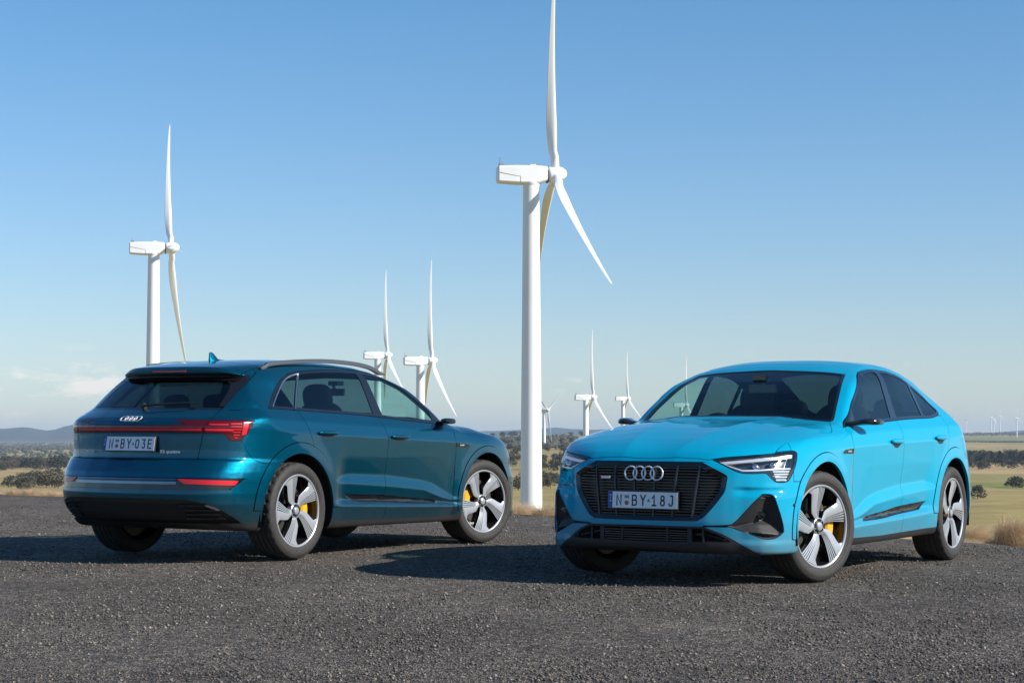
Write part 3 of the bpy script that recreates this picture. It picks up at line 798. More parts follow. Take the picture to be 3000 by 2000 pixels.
    # -------- lower intake, lip, corner vents
    lo = poly('front', LOWER, lambda V: V[:, 0] - .5)
    Lo, M = split(M, lo, .001)
    it = poly('front', INTAKE)
    I, Lp = split(Lo, it, .001)
    Lp_ = link('front_lip', mesh_from('front_lip', [Lp, mir(Lp)], MT['plastic'], .01), root)
    Ib = renormal(displaced(I, np.minimum(it(I) * 2.0, .06) + .004))
    lk_ = link('lower_intake', mesh_from('lower_intake', [Ib, mir(Ib)], MT['black'], 0), root)
    for z in np.arange(.305, .385, .016):
        e = yext(z, .006, smooth_poly(INTAKE)) ; e = min(e, .33); slat(z, -e, e, .012, .006, .02, 'intake_slat', MT['slat'], lk_)
    for y in (-.42, -.17, .17, .42, -.33, .33, .56, -.56):
        bm = bmesh.new(); x = float(F.ev(np.array([abs(y)]), np.array([.34]))[0]); w_ = .012 if abs(y) not in (.33,) else .03
        add_box(bm, (x - .016, y, .338), (.02, w_, .10 if abs(y) < .5 else .06)); bmesh_obj('intake_bar', bm, MT['plastic'], lk_, False)
    vf = poly('f45', VENT, lambda V: V[:, 0] - .45)
    Vn, M = split(M, vf, .0015); Vn = refine(Vn, lambda c: c[:, 0] > 0, 1)
    for s_ in (1, -1):
        X = (lambda m: m) if s_ > 0 else mir
        dv = vf(Vn); uu, zz = uF(Vn[0]), Vn[0][:, 2]; dep = np.full(len(uu), 9.)
        for (p0, p1) in (((-.20, .395), (.03, .628)), ((.115, .622), (.208, .375)), ((.20, .345), (-.30, .385))):
            ex_, ez_ = p1[0] - p0[0], p1[1] - p0[1]; ln_ = lambda a_, b_: abs(ex_ * (b_ - p0[1]) - ez_ * (a_ - p0[0])); dep = np.minimum(dep, ln_(uu, zz) / ln_(.085, .455))
        dep = np.minimum(dv * 1.6, .012) + .085 * np.clip(dep, 0, 1)
        vb = renormal(displaced(Vn, dep + .004)); v = link('corner_vent', mesh_from('corner_vent', [X(vb)], MT['plastic'], 0), root)
        i = np.argmin((uF(Vn[0]) - .030) ** 2 + (Vn[0][:, 2] - .478) ** 2); p = Vn[0][i] - Vn[2][i] * .055
        bm = bmesh.new(); add_ring(bm, [(-.03, .030), (.0, .028), (.004, .018), (.001, .0001)], 20, axis='x', off=(p[0], p[1] * s_, p[2])); bmesh_obj('sensor', bm, MT['gloss'], v)
    und, M = split(M, lambda M: np.minimum(np.interp(M[0][:, 0], [-3.12, -3.1, -2.6, -1.2, -.5, .30, .31], [.306, .290, .290, .270, .278, .278, .10]) - M[0][:, 2], .32 - M[0][:, 0]), .0)
    link('underbody', mesh_from('underbody', [und, mir(und)], MT['plastic'], 0), root)
    # -------- front bumper / fenders / doors
    fdl = lambda M: M[0][:, 0] - np.interp(M[0][:, 2], [b for a, b in FD[::-1]], [a for a, b in FD[::-1]])
    ddl = lambda M: M[0][:, 0] - np.interp(M[0][:, 2], [b for a, b in DD[::-1]], [a for a, b in DD[::-1]])
    rdl = lambda M: M[0][:, 0] - np.interp(M[0][:, 2], [b for a, b in RD[::-1]], [a for a, b in RD[::-1]])
    bump = lambda M: np.maximum(np.minimum.reduce([.703 - M[0][:, 2], M[0][:, 0] - .30]), np.minimum(M[0][:, 0] - .30, .335 - uF(M[0]) - .06 * 0)) if True else 0
    Bp, M = split(M, lambda M: np.minimum(M[0][:, 0] - .30, np.maximum(.703 - M[0][:, 2], .30 - uF(M[0]))))
    fb = link('front_bumper', mesh_from('front_bumper', [Bp, mir(Bp)], paint, .012), root)
    for y, z in ((.905, .544), (-.905, .544)):
        i = np.argmin((Bp[0][:, 0] - .50) ** 2 + (Bp[0][:, 2] - z) ** 2); p = Bp[0][i]
        bm = bmesh.new(); bmesh.ops.create_uvsphere(bm, u_segments=12, v_segments=8, radius=.011); bm.transform(Matrix.Translation((p[0], p[1] * (1 if y > 0 else -1), p[2]))); bmesh_obj('parking_sensor', bm, MT['plastic'], fb)
    sideM = lambda V: V[:, 1] - .45
    # upper limit of fenders and doors: the belt; below it
    zb = lambda M: np.interp(M[0][:, 0], [-3.3, -2.8, -2, -1.5, -.7, -.55, -.45], [1.197, 1.188, 1.160, 1.134, 1.096, 1.075, 1.5]) - M[0][:, 2]
    Fe, M = split(M, lambda M: np.minimum.reduce([fdl(M), M[0][:, 1] - .5, .62 * 0 + (1.14 - M[0][:, 2]), M[0][:, 0] + .56 + (1.1 - M[0][:, 2]) * 0 + 0]))
    # the slim bit of A-pillar foot stays with the pillar
    for s_ in (1, -1):
        X = (lambda m: m) if s_ > 0 else mir
        fd = link('front_wing', mesh_from('front_wing', [X(Fe)], paint, .012), root)
        bpoly = [(-.31, .888), (-.345, .905), (-.38, .917), (-.549, .925), (-.549, .889)]
        bd = clip(Fe, sdp(Fe, 'side', bpoly)); link('wing_badge', mesh_from('wing_badge', [X(displaced(bd, -.0025))], MT['gloss'], .004), fd)
        me = text_mesh('e-tron', .022, .0006, 1.25); me.materials.append(MT['white'])
        o = link('badge_lettering', me, fd)
        yb = float(Wd.ev(np.array([-.46]), np.array([.905]))[0]) + .004
        o.matrix_local = Matrix.Translation((-.46, yb * s_, .906)) @ Matrix.Rotation(math.pi if s_ > 0 else 0, 4, 'Z') @ Matrix.Rotation(math.pi / 2, 4, 'X')
    insf = poly('side', INSERT, sideM)
    D1, M = split(M, lambda M: np.minimum.reduce([ddl(M), -fdl(M), zb(M), M[0][:, 1] - .5]))
    D2, M = split(M, lambda M: np.minimum.reduce([-ddl(M), np.maximum(rdl(M), -1 + 0 * M[0][:, 0]), zb(M), M[0][:, 1] - .5, M[0][:, 0] - WB]))
    for s_ in (1, -1):
        X = (lambda m: m) if s_ > 0 else mir
        for k, Dm in (('f', D1), ('r', D2)):
            ins, dm = split(Dm, insf, .001)
            d = link('door', mesh_from('door', [X(dm)], paint, .012), root)
            ib = renormal(displaced(ins, np.minimum(insf(ins) * 1.0, .012) + .003))
            link('sill_insert', mesh_from('sill_insert', [X(ib)], MT['gloss'], .0), d)
            # frame trims that travel with the door
            link('window', mesh_from('window', [X(glass[k])], MT['glass'] if k == 'f' else MT['glassdark'], .003), d)
            hx = -1.486 if k == 'f' else -2.553; hz = .972 if k == 'f' else 1.001
            yb = float(Wd.ev(np.array([hx]), np.array([hz]))[0])
            bm = bmesh.new(); bmesh.ops.create_uvsphere(bm, u_segments=24, v_segments=12, radius=1)
            for v in bm.verts:
                c = v.co; c.x = math.copysign(abs(c.x) ** .55, c.x); c.z = math.copysign(abs(c.z) ** .8, c.z)
            bm.transform(Matrix.Translation((hx, (yb + .016) * s_, hz + .006)) @ Matrix.Diagonal((.135, .017, .019, 1)))
            bmesh_obj('door_handle', bm, paint, d)
            cup_shade = clip(dm, 1 - ((dm[0][:, 0] - hx) / .085) ** 2 - ((dm[0][:, 2] - hz + .010) / .036) ** 2)  # shade of the handle hollow, painted as a flat dark oval on the door
            if len(cup_shade[1]):
                cup_shade = renormal(displaced(cup_shade, -.0008 + 0 * cup_shade[0][:, 0])); link('handle_cup_shade', mesh_from('handle_cup_shade', [X(cup_shade)], MT['shade'], .0), d)
        link('window_trim', mesh_from('window_trim', [X(trim)], MT['gloss'], .008), root)
        link('quarter_window', mesh_from('quarter_window', [X(glass['q'])], MT['glassdark'], .003), root)
    if not sport:
        for s_ in (1, -1):       # bright mouldings round the quarter light
            for P in ([(-2.648, 1.493), (-2.76, 1.35), (-2.876, 1.195)], [(-2.648, 1.492), (-2.76, 1.468), (-2.85, 1.434), (-2.93, 1.385), (-3.01, 1.325), (-3.10, 1.255), (-3.165, 1.210)]):
                P = smooth_poly(P, 5, False)
                bm = bmesh.new(); add_tube(bm, [(x, (float(Wd.ev(np.array([x]), np.array([z]))[0]) + .001) * s_, z) for x, z in P], .0065, 6, 1)
                bmesh_obj('window_moulding', bm, MT['chromedull'], root)
    # -------- tail
    Gt, M = split(M, lambda M: np.minimum(sdp(M, 'r45', smooth_poly(GATE)), -3.05 - M[0][:, 0]) if not sport else np.minimum.reduce([sdp(M, 'r45', smooth_poly([(-2, .796, 1), (.47, .796), (.502, .800), (.513, .815), (.547, .992), (.56, 1.062), (.60, 1.12), (.66, 1.18, 1), (.70, 1.5, 1), (-2, 1.5, 1)])), np.maximum(-3.75 - M[0][:, 0], 1.155 - M[0][:, 2]), -3.3 - M[0][:, 0]]))
    tl = poly('r45', TAILLAMP, lambda V: -3.3 - V[:, 0])
    T1, Gt = split(Gt, tl, .0012)
    T2, M = split(M, tl, .0015)
    gate = link('tailgate', mesh_from('tailgate', [Gt, mir(Gt)], paint, .012), root)
    lb = link('light_bar', mesh_from('light_bar', [T1, mir(T1)], MT['redlens'], .01), root)
    line = clip(fineT, np.minimum.reduce([fineT[0][:, 2] - 1.016, 1.034 - fineT[0][:, 2], .535 - uR(fineT[0])]))
    line = displaced(line, -.0025); link('light_line', mesh_from('light_line', [line, mir(line)], MT['redline'], .003), lb)
    for s_ in (1, -1):
        X = (lambda m: m) if s_ > 0 else mir
        t = link('tail_lamp', mesh_from('tail_lamp', [X(T2)], MT['redlens'], .01), root)
        for P, mt in (([(.56, 1.016), (.78, 1.016), (.78, 1.032), (.56, 1.034)], 'redline'), ([(.86, 1.088), (.905, 1.088), (.880, .990), (.842, .985)], 'redbright'), ([(.60, 1.060), (.74, 1.060), (.74, 1.072), (.585, 1.072)], 'redbright')):
            m = clip(fineT, sdp(fineT, 'r45', P)); link('lamp_element', mesh_from('lamp_element', [X(displaced(m, -.002))], MT[mt], .003), t)
        for k in range(6):
            z0 = 1.072 - k * .0215; u0 = .755 + .006 * k; u1 = .845 - (.010 * max(0, k - 2)) ; m = clip(fineT, sdp(fineT, 'r45', [(u0, z0 - .0045), (u1, z0 - .0045), (u1, z0 + .0045), (u0, z0 + .0045)]))
            link('lamp_element', mesh_from('lamp_element', [X(displaced(m, -.002))], MT['redbright'], .003), t)
    rgo = link('rear_window', mesh_from('rear_window', [displaced(Rp, .002), displaced(mir(Rp), .002)], MT['glassrear'], .004), root)
    link('rear_window_surround', mesh_from('rear_window_surround', [Rt, mir(Rt)], MT['gloss'], .008), root)
    # rear bumper
    BS = [(-3.62, 1.3), (-3.60, .99), (-3.56, .942), (-3.517, .854), (-3.45, .787), (-3.40, .772), (-3.344, .762), (-3.2, .758)]
    def rb(M):
        x, y, z = M[0].T
        zl = np.interp(x, [a for a, _ in BS], [b for _, b in BS])
        return np.minimum.reduce([zl - z, -3.20 - x, 1.05 - z])
    RB, M = split(M, rb)
    df = poly('r45', DIFF); Df, RB = split(RB, df, .001)
    stf = poly('r45', STRIP); St, RB = split(RB, stf, .001)
    rbo = link('rear_bumper', mesh_from('rear_bumper', [RB, mir(RB)], paint, .012), root)
    Df2 = renormal(displaced(Df, .004 + np.minimum(np.maximum(df(Df), 0) * .35, .02)))
    dfo = link('diffuser', mesh_from('diffuser', [Df2, mir(Df2)], MT['plastic'], .0), root)
    for s_ in (1, -1):
        X = (lambda m: m) if s_ > 0 else mir
        for z0, ua, ub in ((.440, .36, .565), (.405, .40, .64), (.372, .42, .69), (.338, .44, .74)):
            m = clip(fineT, sdp(fineT, 'r45', [(ua, z0 - .006), (ub, z0 - .006), (ub - .02, z0 + .006), (ua, z0 + .006)])); link('diffuser_slat', mesh_from('diffuser_slat', [X(displaced(m, .004))], MT['gloss'], .01), dfo)
        m = clip(fineT, sdp(fineT, 'r45', [(.555, .444), (.575, .452), (.645, .430), (.680, .408), (.655, .404), (.60, .424)])); link('chrome_accent', mesh_from('chrome_accent', [X(displaced(m, .001))], MT['chromedull'], .01), dfo)
        m = clip(fineT, sdp(fineT, 'r45', REFL)); link('reflector', mesh_from('reflector', [X(displaced(m, -.001))], MT['redbright'], .01), rbo)
    st = renormal(displaced(St, .006)); sto = link('bumper_strip', mesh_from('bumper_strip', [st, mir(st)], MT['gloss'], .0), root)
    for z0, z1 in ((.640, .652), (.606, .626)):
        m = clip(fineT, np.minimum.reduce([fineT[0][:, 2] - z0, z1 - fineT[0][:, 2], .345 - uR(fineT[0])])); m = displaced(m, .001)
        link('bright_strip', mesh_from('bright_strip', [m, mir(m)], MT['mirror'], .006), sto)
    # -------- what is left: roof, pillars, rear quarters, floor
    rfline = lambda M: np.minimum.reduce([np.interp(M[0][:, 0], [-3.9, -3.5, -3.11, -2.8, -1.7, -1.28, -1.2], [.62, .60, .598, .585, .585, .600, .60]) - M[0][:, 1], M[0][:, 2] - 1.2, -1.24 - M[0][:, 0]])
    Rf, M = split(M, rfline, .0018)
    if not sport:
        Sp, Rf = split(Rf, lambda M: -3.105 - M[0][:, 0]); Sp2, M = split(M, lambda M: np.minimum.reduce([-3.105 - M[0][:, 0], M[0][:, 2] - np.interp(M[0][:, 0], [-3.5, -3.24, -3.10], [1.40, 1.417, 1.49]), .80 - M[0][:, 1]]))
        spo = link('roof_spoiler', mesh_from('roof_spoiler', [Sp, mir(Sp), Sp2, mir(Sp2)], paint, .010), root)
        xs = -3.412
        bm = bmesh.new(); add_box(bm, (-3.4135, 0, 1.4905), (.008, .34, .012)); bmesh_obj('brake_light', bm, MT['redbright'], spo, False)
    else:
        pass
    link('roof', mesh_from('roof', [Rf, mir(Rf)], paint, .010), root)
    for s_ in (1, -1):
        link('body_side', mesh_from('body_side', [M if s_ > 0 else mir(M)], paint, .010), root)
    # -------- number plates
    def plate(txt, x, z, tilt, facing):
        Mx = Matrix.Translation((x, 0, z)) @ Matrix.Rotation(math.pi / 2 * facing, 4, 'Z') @ Matrix.Rotation(math.pi / 2 - tilt, 4, 'X')
        # local: +x to the right as read, +y up, +z towards the reader
        bm = bmesh.new(); add_box(bm, (0, 0, -.006), (.53, .122, .012)); p = bmesh_obj('number_plate', bm, MT['plastic'], root, False); p.matrix_local = Mx
        bm = bmesh.new(); add_box(bm, (0, 0, .0012), (.520, .110, .0024)); bmesh_obj('plate_face', bm, MT['white'], p, False)
        bm = bmesh.new(); add_box(bm, (-.2435, 0, .0028), (.031, .108, .0012)); bmesh_obj('plate_band', bm, MT['plateblue'], p, False)
        for k, c in enumerate('NSW'):
            me = text_mesh(c, .018, .0004); me.materials.append(MT['white']); o = link('plate_character', me, p)
            o.matrix_local = Matrix.Translation((-.2435, .030 - .020 * k, .0040))
        xx = dict(zip(range(6), (-.178, -.060, .004, .088, .151, .213)))
        for k, c in enumerate(txt):
            bm = bmesh.new()
            for ln in GLYPH[c]: ribbon(bm, [(px * .040, (py - .5) * .066) for px, py in ln], .0050, .0034)
            o = bmesh_obj('plate_character', bm, MT['platetxt'], p, False); o.matrix_local = Matrix.Translation((xx[k], -.002, 0))
        bm = bmesh.new(); add_ring(bm, [(.0030, .0001), (.0030, .0165)], 10, axis='z', off=(-.119, -.020, 0)); bmesh_obj('plate_crest', bm, MT['crestred'], p, False)
        bm = bmesh.new(); add_box(bm, (-.119, .021, .0028), (.034, .022, .0012)); bmesh_obj('plate_crest', bm, MT['crestgrey'], p, False)
        bm = bmesh.new(); vs = [bm.verts.new(c) for c in ((.032, -.012, .0034), (.060, -.012, .0034), (.046, .014, .0034))]; bm.faces.new(vs); bmesh_obj('plate_crest', bm, MT['crestblue'], p, False)
    if sport: plate(plate_txt, .962, .571, .05, 1)
    else: plate(plate_txt, -3.885, .914, .17, -1)
    if not sport:
        rings(-3.862, 1.110, .0335, .0450, gate, tilt=-.84)
        for txt, y0, sz in (('e-tron', .435, .034), ('55 quattro', -.385, .032)):
            me = text_mesh(txt, sz, .001, 1.25); me.materials.append(MT['white']); o = link('tail_lettering', me, gate)
            x0 = float(Rr.ev(np.array([abs(y0)]), np.array([.853]))[0]); x1 = float(Rr.ev(np.array([abs(y0) + .05]), np.array([.853]))[0])
            ang = math.atan2((x1 - x0), .05) * (1 if y0 < 0 else -1)
            o.matrix_local = Matrix.Translation((x0 - .014, y0, .853)) @ Matrix.Rotation(-math.pi / 2 + ang, 4, 'Z') @ Matrix.Rotation(math.pi / 2, 4, 'X')
        # wiper
        bm = bmesh.new(); add_tube(bm, [(-3.72, .0, 1.207), (-3.73, -.03, 1.213), (-3.70, -.20, 1.225), (-3.655, -.36, 1.235), (-3.62, -.43, 1.238)], [.012, .011, .008, .006, .004], 6)
        add_ring(bm, [(-.01, .0001), (-.01, .024), (.014, .020), (.018, .0001)], 14, axis='y', off=(-3.712, 0, 1.207)); bmesh_obj('wiper', bm, MT['plastic'], gate)
        # roof rails, fin antenna
        for s_ in (1, -1):
            P = smooth_poly([(-3.045, 1.532), (-2.98, 1.552), (-2.89, 1.580), (-2.5, 1.613), (-2.137, 1.628), (-1.75, 1.622), (-1.5, 1.600), (-1.36, 1.566), (-1.25, 1.530)], 5, False)
            bm = bmesh.new(); rr = []
            for i, (x, z) in enumerate(P):
                e = min(1, min(i, len(P) - 1 - i) / 3)
                y = .616; h_ = .034 * (.25 + .75 * e)
                rr.append([bm.verts.new(v) for v in ((x, (y + .016) * s_, z - h_), (x, (y + .019) * s_, z - h_ * .35), (x, (y + .010) * s_, z), (x, (y - .010) * s_, z), (x, (y - .016) * s_, z - h_))])
            for A, B in zip(rr[:-1], rr[1:]):
                for i in range(5): bm.faces.new((A[i], A[(i + 1) % 5], B[(i + 1) % 5], B[i]))
            bm.faces.new(rr[0]); bm.faces.new(rr[-1][::-1]); bmesh.ops.recalc_face_normals(bm, faces=bm.faces)
            bmesh_obj('roof_rail', bm, MT['rail'], root, sharp=.9)
        bm = bmesh.new(); rr = []
        for t in np.linspace(0, 1, 12):       # front to back
            x = -2.72 - .19 * t; h_ = .008 + .062 * sstep(.35, .93, np.array(t)) * (1 if t < .96 else .9); w_ = .006 + .022 * math.sin(math.pi * min(1, t * .9 + .08)) ** .7
            z0 = 1.602 - .02 * max(0, t - .5) * .4
            rr.append([bm.verts.new(v) for v in ((x, w_, z0 - .01), (x, w_ * .8, z0 + h_ * .25), (x, w_ * .22 + .001, z0 + h_), (x, -w_ * .22 - .001, z0 + h_), (x, -w_ * .8, z0 + h_ * .25), (x, -w_, z0 - .01))])
        for A, B in zip(rr[:-1], rr[1:]):
            for i in range(5): bm.faces.new((A[i], A[i + 1], B[i + 1], B[i]))
        bm.faces.new(rr[0]); bm.faces.new(rr[-1][::-1]); bmesh.ops.recalc_face_normals(bm, faces=bm.faces)
        bmesh_obj('fin_antenna', bm, paint, root)
    # -------- slim camera mirrors
    for s_ in (1, -1):
        bm = bmesh.new(); rr = []
        for y, x, z, lx, lz in ((.855, -.70, 1.103, .13, .034), (.90, -.705, 1.107, .12, .034), (.94, -.73, 1.114, .13, .042), (.975, -.77, 1.119, .19, .052), (1.02, -.80, 1.120, .21, .054), (1.052, -.815, 1.118, .17, .044), (1.065, -.82, 1.116, .10, .024)):
            rr.append([bm.verts.new((x + lx / 2 * math.copysign(abs(math.cos(a)) ** .6, math.cos(a)), y * s_, z + lz / 2 * math.copysign(abs(math.sin(a)) ** .6, math.sin(a)))) for a in [2 * math.pi * k / 14 for k in range(14)]])
        for A, B in zip(rr[:-1], rr[1:]):
            for k in range(14): bm.faces.new((A[k], A[(k + 1) % 14], B[(k + 1) % 14], B[k]))
        bm.faces.new(rr[0][::-1]); bm.faces.new(rr[-1]); bmesh.ops.recalc_face_normals(bm, faces=bm.faces)
        bmesh_obj('wing_mirror', bm, MT['gloss'], root)
    # -------- wheels, liners, floor, cabin
    for (x, side_, ph, st_, cal) in ((0, 1, phases[0], steer, 180), (0, -1, phases[1], steer if steer else 0, 0), (WB, 1, phases[2], 0, 0), (WB, -1, phases[3], 0, 180)):
        build_wheel(WM, root, x, side_, ph, st_ if side_ > 0 else -st_, cal)
    for x, R in ((0, .478), (WB, .480)):
        for s_ in (1, -1):
            bm = bmesh.new(); rr = []
            for k in range(25):
                a = math.radians(-14 + 208 * k / 24); rr.append([bm.verts.new((x + R * math.cos(a), y * s_, WZ + R * math.sin(a))) for y in (.925, .56, .5599)] )
            c0 = bm.verts.new((x, .555 * s_, WZ))
            for A, B in zip(rr[:-1], rr[1:]):
                bm.faces.new((A[0], A[1], B[1], B[0])); bm.faces.new((A[2], c0, B[2]))
            bmesh_obj('wheel_liner', bm, MT['liner'], root)
    bm = bmesh.new(); add_box(bm, (-1.46, 0, .30), (3.9, 1.08, .12)); add_box(bm, (-1.46, 0, .31), (1.95, 1.70, .10)); add_box(bm, (-3.3, 0, .33), (.5, .9, .12)); bmesh_obj('floor_pan', bm, MT['liner'], root, False)
    # cabin
    bm = bmesh.new()
    rr = []
    for y in np.linspace(-.78, .78, 9):
        rr.append([bm.verts.new((x, y, z + .03 * (1 - (y / .78) ** 2))) for x, z in ((-.56, 1.075), (-.75, 1.06), (-1.0, 1.045), (-1.08, 1.01), (-1.10, .90), (-1.0, .6))])
    for A, B in zip(rr[:-1], rr[1:]):
        for i in range(5): bm.faces.new((A[i], B[i], B[i + 1], A[i + 1]))
    bmesh_obj('dashboard', bm, MT['cabin'], root)
    bm = bmesh.new(); add_box(bm, (-2.2, 0, .45), (3.0, 1.6, .02)); add_box(bm, (-3.25, 0, .99), (.55, 1.3, .03)); bmesh_obj('cabin_floor', bm, MT['cabin'], root, False)
    bm = bmesh.new(); n = 24; rr = []
    q = Matrix.Translation((-1.22, -.38, 1.02)) @ Matrix.Rotation(math.radians(-62), 4, 'Y')
    for a in range(n):
        A = 2 * math.pi * a / n
        rr.append([bm.verts.new(q @ Vector(((.18 + .014 * math.cos(B)) * math.cos(A), (.18 + .014 * math.cos(B)) * math.sin(A), .014 * math.sin(B)))) for B in [2 * math.pi * b / 6 for b in range(6)]])
    for a in range(n):
        for b in range(6): bm.faces.new((rr[a][b], rr[(a + 1) % n][b], rr[(a + 1) % n][(b + 1) % 6], rr[a][(b + 1) % 6]))
    add_box(bm, q @ Vector((0, 0, 0)), (.05, .32, .05), q.to_3x3()); bmesh_obj('steering_wheel', bm, MT['cabin'], root)
    def soft(bm, c, r, p, rot=None):
        b2 = bmesh.new(); bmesh.ops.create_uvsphere(b2, u_segments=24, v_segments=16, radius=1)
        for v in b2.verts:
            q_ = v.co; v.co = Vector((math.copysign(abs(q_.x) ** p, q_.x) * r[0], math.copysign(abs(q_.y) ** p, q_.y) * r[1] * (1 - .12 * max(0, q_.z)), math.copysign(abs(q_.z) ** p, q_.z) * r[2]))
        b2.transform(Matrix.Translation(c) @ (rot or Matrix.Identity(4))); me = bpy.data.meshes.new('x'); b2.to_mesh(me); b2.free(); bm.from_mesh(me); bpy.data.meshes.remove(me)
    def seat(x, y, w, top, hr=True):
        rt = Matrix.Rotation(math.radians(-14), 4, 'Y')
        bm = bmesh.new(); soft(bm, (x + .24, y, .70), (.27, w / 2, .09), .6); soft(bm, (x, y, .94), (.075, w / 2, .34 if hr else .26), .55, rt)
        s = bmesh_obj('seat', bm, MT['cabin'], root)
        bm2 = bmesh.new(); soft(bm2, (x - .11, y, top), (.06, .14 if hr else .12, .11 if hr else .075), .6, rt); bmesh_obj('headrest', bm2, MT['cabin'], s)
    for y in (.38, -.38): seat(-1.80, y, .52, 1.315)
    for y in (.42, 0, -.42): seat(-2.70, y, .46, 1.245, False)
    bm = bmesh.new(); add_box(bm, (-1.13, 0, 1.375), (.03, .22, .065)); add_tube(bm, [(-1.12, 0, 1.40), (-1.15, 0, 1.46)], .015, 6); add_box(bm, (-1.10, 0, 1.455), (.10, .10, .04)); bmesh_obj('interior_mirror', bm, MT['gloss'], root, False)
    return root
# ---------------------------------------------------------------- materials
def pmat(name, col, rough=.5, metal=0, coat=0, emis=None, es=0, spec=.5, coat_rough=.03):
    m = bpy.data.materials.new(name); m.use_nodes = True; b = m.node_tree.nodes['Principled BSDF']
    b.inputs['Base Color'].default_value = (*col, 1); b.inputs['Roughness'].default_value = rough; b.inputs['Metallic'].default_value = metal
    b.inputs['Coat Weight'].default_value = coat; b.inputs['Coat Roughness'].default_value = coat_rough; b.inputs['Coat IOR'].default_value = 1.42; b.inputs['Specular IOR Level'].default_value = spec
    if emis: b.inputs['Emission Color'].default_value = (*emis, 1); b.inputs['Emission Strength'].default_value = es
    return m
def node(m, t, **kw):
    n = m.node_tree.nodes.new(t)
    for k, v in kw.items():
        if k in n.inputs: n.inputs[k].default_value = v
        else: setattr(n, k, v)
    return n
def vary(m, scale, amount, detail=4, coord='Object', bump=0, bscale=None):
    """multiply the base colour by a little noise, optional fine bump"""
    nt = m.node_tree; b = nt.nodes['Principled BSDF']; tc = node(m, 'ShaderNodeTexCoord'); n = node(m, 'ShaderNodeTexNoise'); n.inputs['Scale'].default_value = scale; n.inputs['Detail'].default_value = detail
    nt.links.new(tc.outputs[coord], n.inputs['Vector'])
    mr = node(m, 'ShaderNodeMapRange'); mr.inputs['From Min'].default_value = .25; mr.inputs['From Max'].default_value = .75; mr.inputs['To Min'].default_value = 1 - amount; mr.inputs['To Max'].default_value = 1 + amount
    nt.links.new(n.outputs['Fac'], mr.inputs[0]); mx = node(m, 'ShaderNodeVectorMath', operation='SCALE'); mx.inputs[0].default_value = b.inputs['Base Color'].default_value[:3]
    nt.links.new(mr.outputs[0], mx.inputs['Scale']); nt.links.new(mx.outputs[0], b.inputs['Base Color'])
    if bump:
        n2 = node(m, 'ShaderNodeTexNoise'); n2.inputs['Scale'].default_value = bscale or scale * 4; n2.inputs['Detail'].default_value = 3; nt.links.new(tc.outputs[coord], n2.inputs['Vector'])
        bp = node(m, 'ShaderNodeBump'); bp.inputs['Strength'].default_value = bump; bp.inputs['Distance'].default_value = .01; nt.links.new(n2.outputs['Fac'], bp.inputs['Height']); nt.links.new(bp.outputs[0], b.inputs['Normal'])
    return m
def paint_mat(name, col, metal, rough, flake, dust):
    m = pmat(name, col, rough, metal, 1.0, spec=.04); nt = m.node_tree; b = nt.nodes['Principled BSDF']; tc = node(m, 'ShaderNodeTexCoord')
    v = node(m, 'ShaderNodeTexVoronoi'); v.inputs['Scale'].default_value = 900; nt.links.new(tc.outputs['Object'], v.inputs['Vector'])
    # each flake tips the base layer a little its own way; the clear coat above stays smooth
    sub = node(m, 'ShaderNodeVectorMath', operation='SUBTRACT'); sub.inputs[1].default_value = (.5, .5, .5); nt.links.new(v.outputs['Color'], sub.inputs[0])
    sc = node(m, 'ShaderNodeVectorMath', operation='SCALE'); sc.inputs['Scale'].default_value = flake; nt.links.new(sub.outputs[0], sc.inputs[0])
    ge = node(m, 'ShaderNodeNewGeometry'); ad = node(m, 'ShaderNodeVectorMath', operation='ADD'); nt.links.new(ge.outputs['Normal'], ad.inputs[0]); nt.links.new(sc.outputs[0], ad.inputs[1])
    no = node(m, 'ShaderNodeVectorMath', operation='NORMALIZE'); nt.links.new(ad.outputs[0], no.inputs[0]); nt.links.new(no.outputs[0], b.inputs['Normal']); nt.links.new(ge.outputs['Normal'], b.inputs['Coat Normal'])
    # road dust on the lowest panels
    sp = node(m, 'ShaderNodeSeparateXYZ'); nt.links.new(tc.outputs['Object'], sp.inputs[0])
    mr = node(m, 'ShaderNodeMapRange'); mr.inputs['From Min'].default_value = .52; mr.inputs['From Max'].default_value = .22; nt.links.new(sp.outputs['Z'], mr.inputs[0])
    n = node(m, 'ShaderNodeTexNoise'); n.inputs['Scale'].default_value = 9; n.inputs['Detail'].default_value = 8; n.inputs['Roughness'].default_value = .7; nt.links.new(tc.outputs['Object'], n.inputs['Vector'])
    mu = node(m, 'ShaderNodeMath', operation='MULTIPLY'); nt.links.new(mr.outputs[0], mu.inputs[0]); nt.links.new(n.outputs['Fac'], mu.inputs[1])
    mu2 = node(m, 'ShaderNodeMath', operation='MULTIPLY'); mu2.inputs[1].default_value = dust; mu2.use_clamp = True; nt.links.new(mu.outputs[0], mu2.inputs[0])
    mx = node(m, 'ShaderNodeMixRGB'); mx.inputs['Color1'].default_value = (*col, 1); mx.inputs['Color2'].default_value = (.16, .13, .10, 1); nt.links.new(mu2.outputs[0], mx.inputs['Fac']); nt.links.new(mx.outputs[0], b.inputs['Base Color'])
    cr = node(m, 'ShaderNodeMath', operation='MULTIPLY_ADD'); cr.inputs[1].default_value = .5; cr.inputs[2].default_value = .025; nt.links.new(mu2.outputs[0], cr.inputs[0]); nt.links.new(cr.outputs[0], b.inputs['Coat Roughness'])
    return m
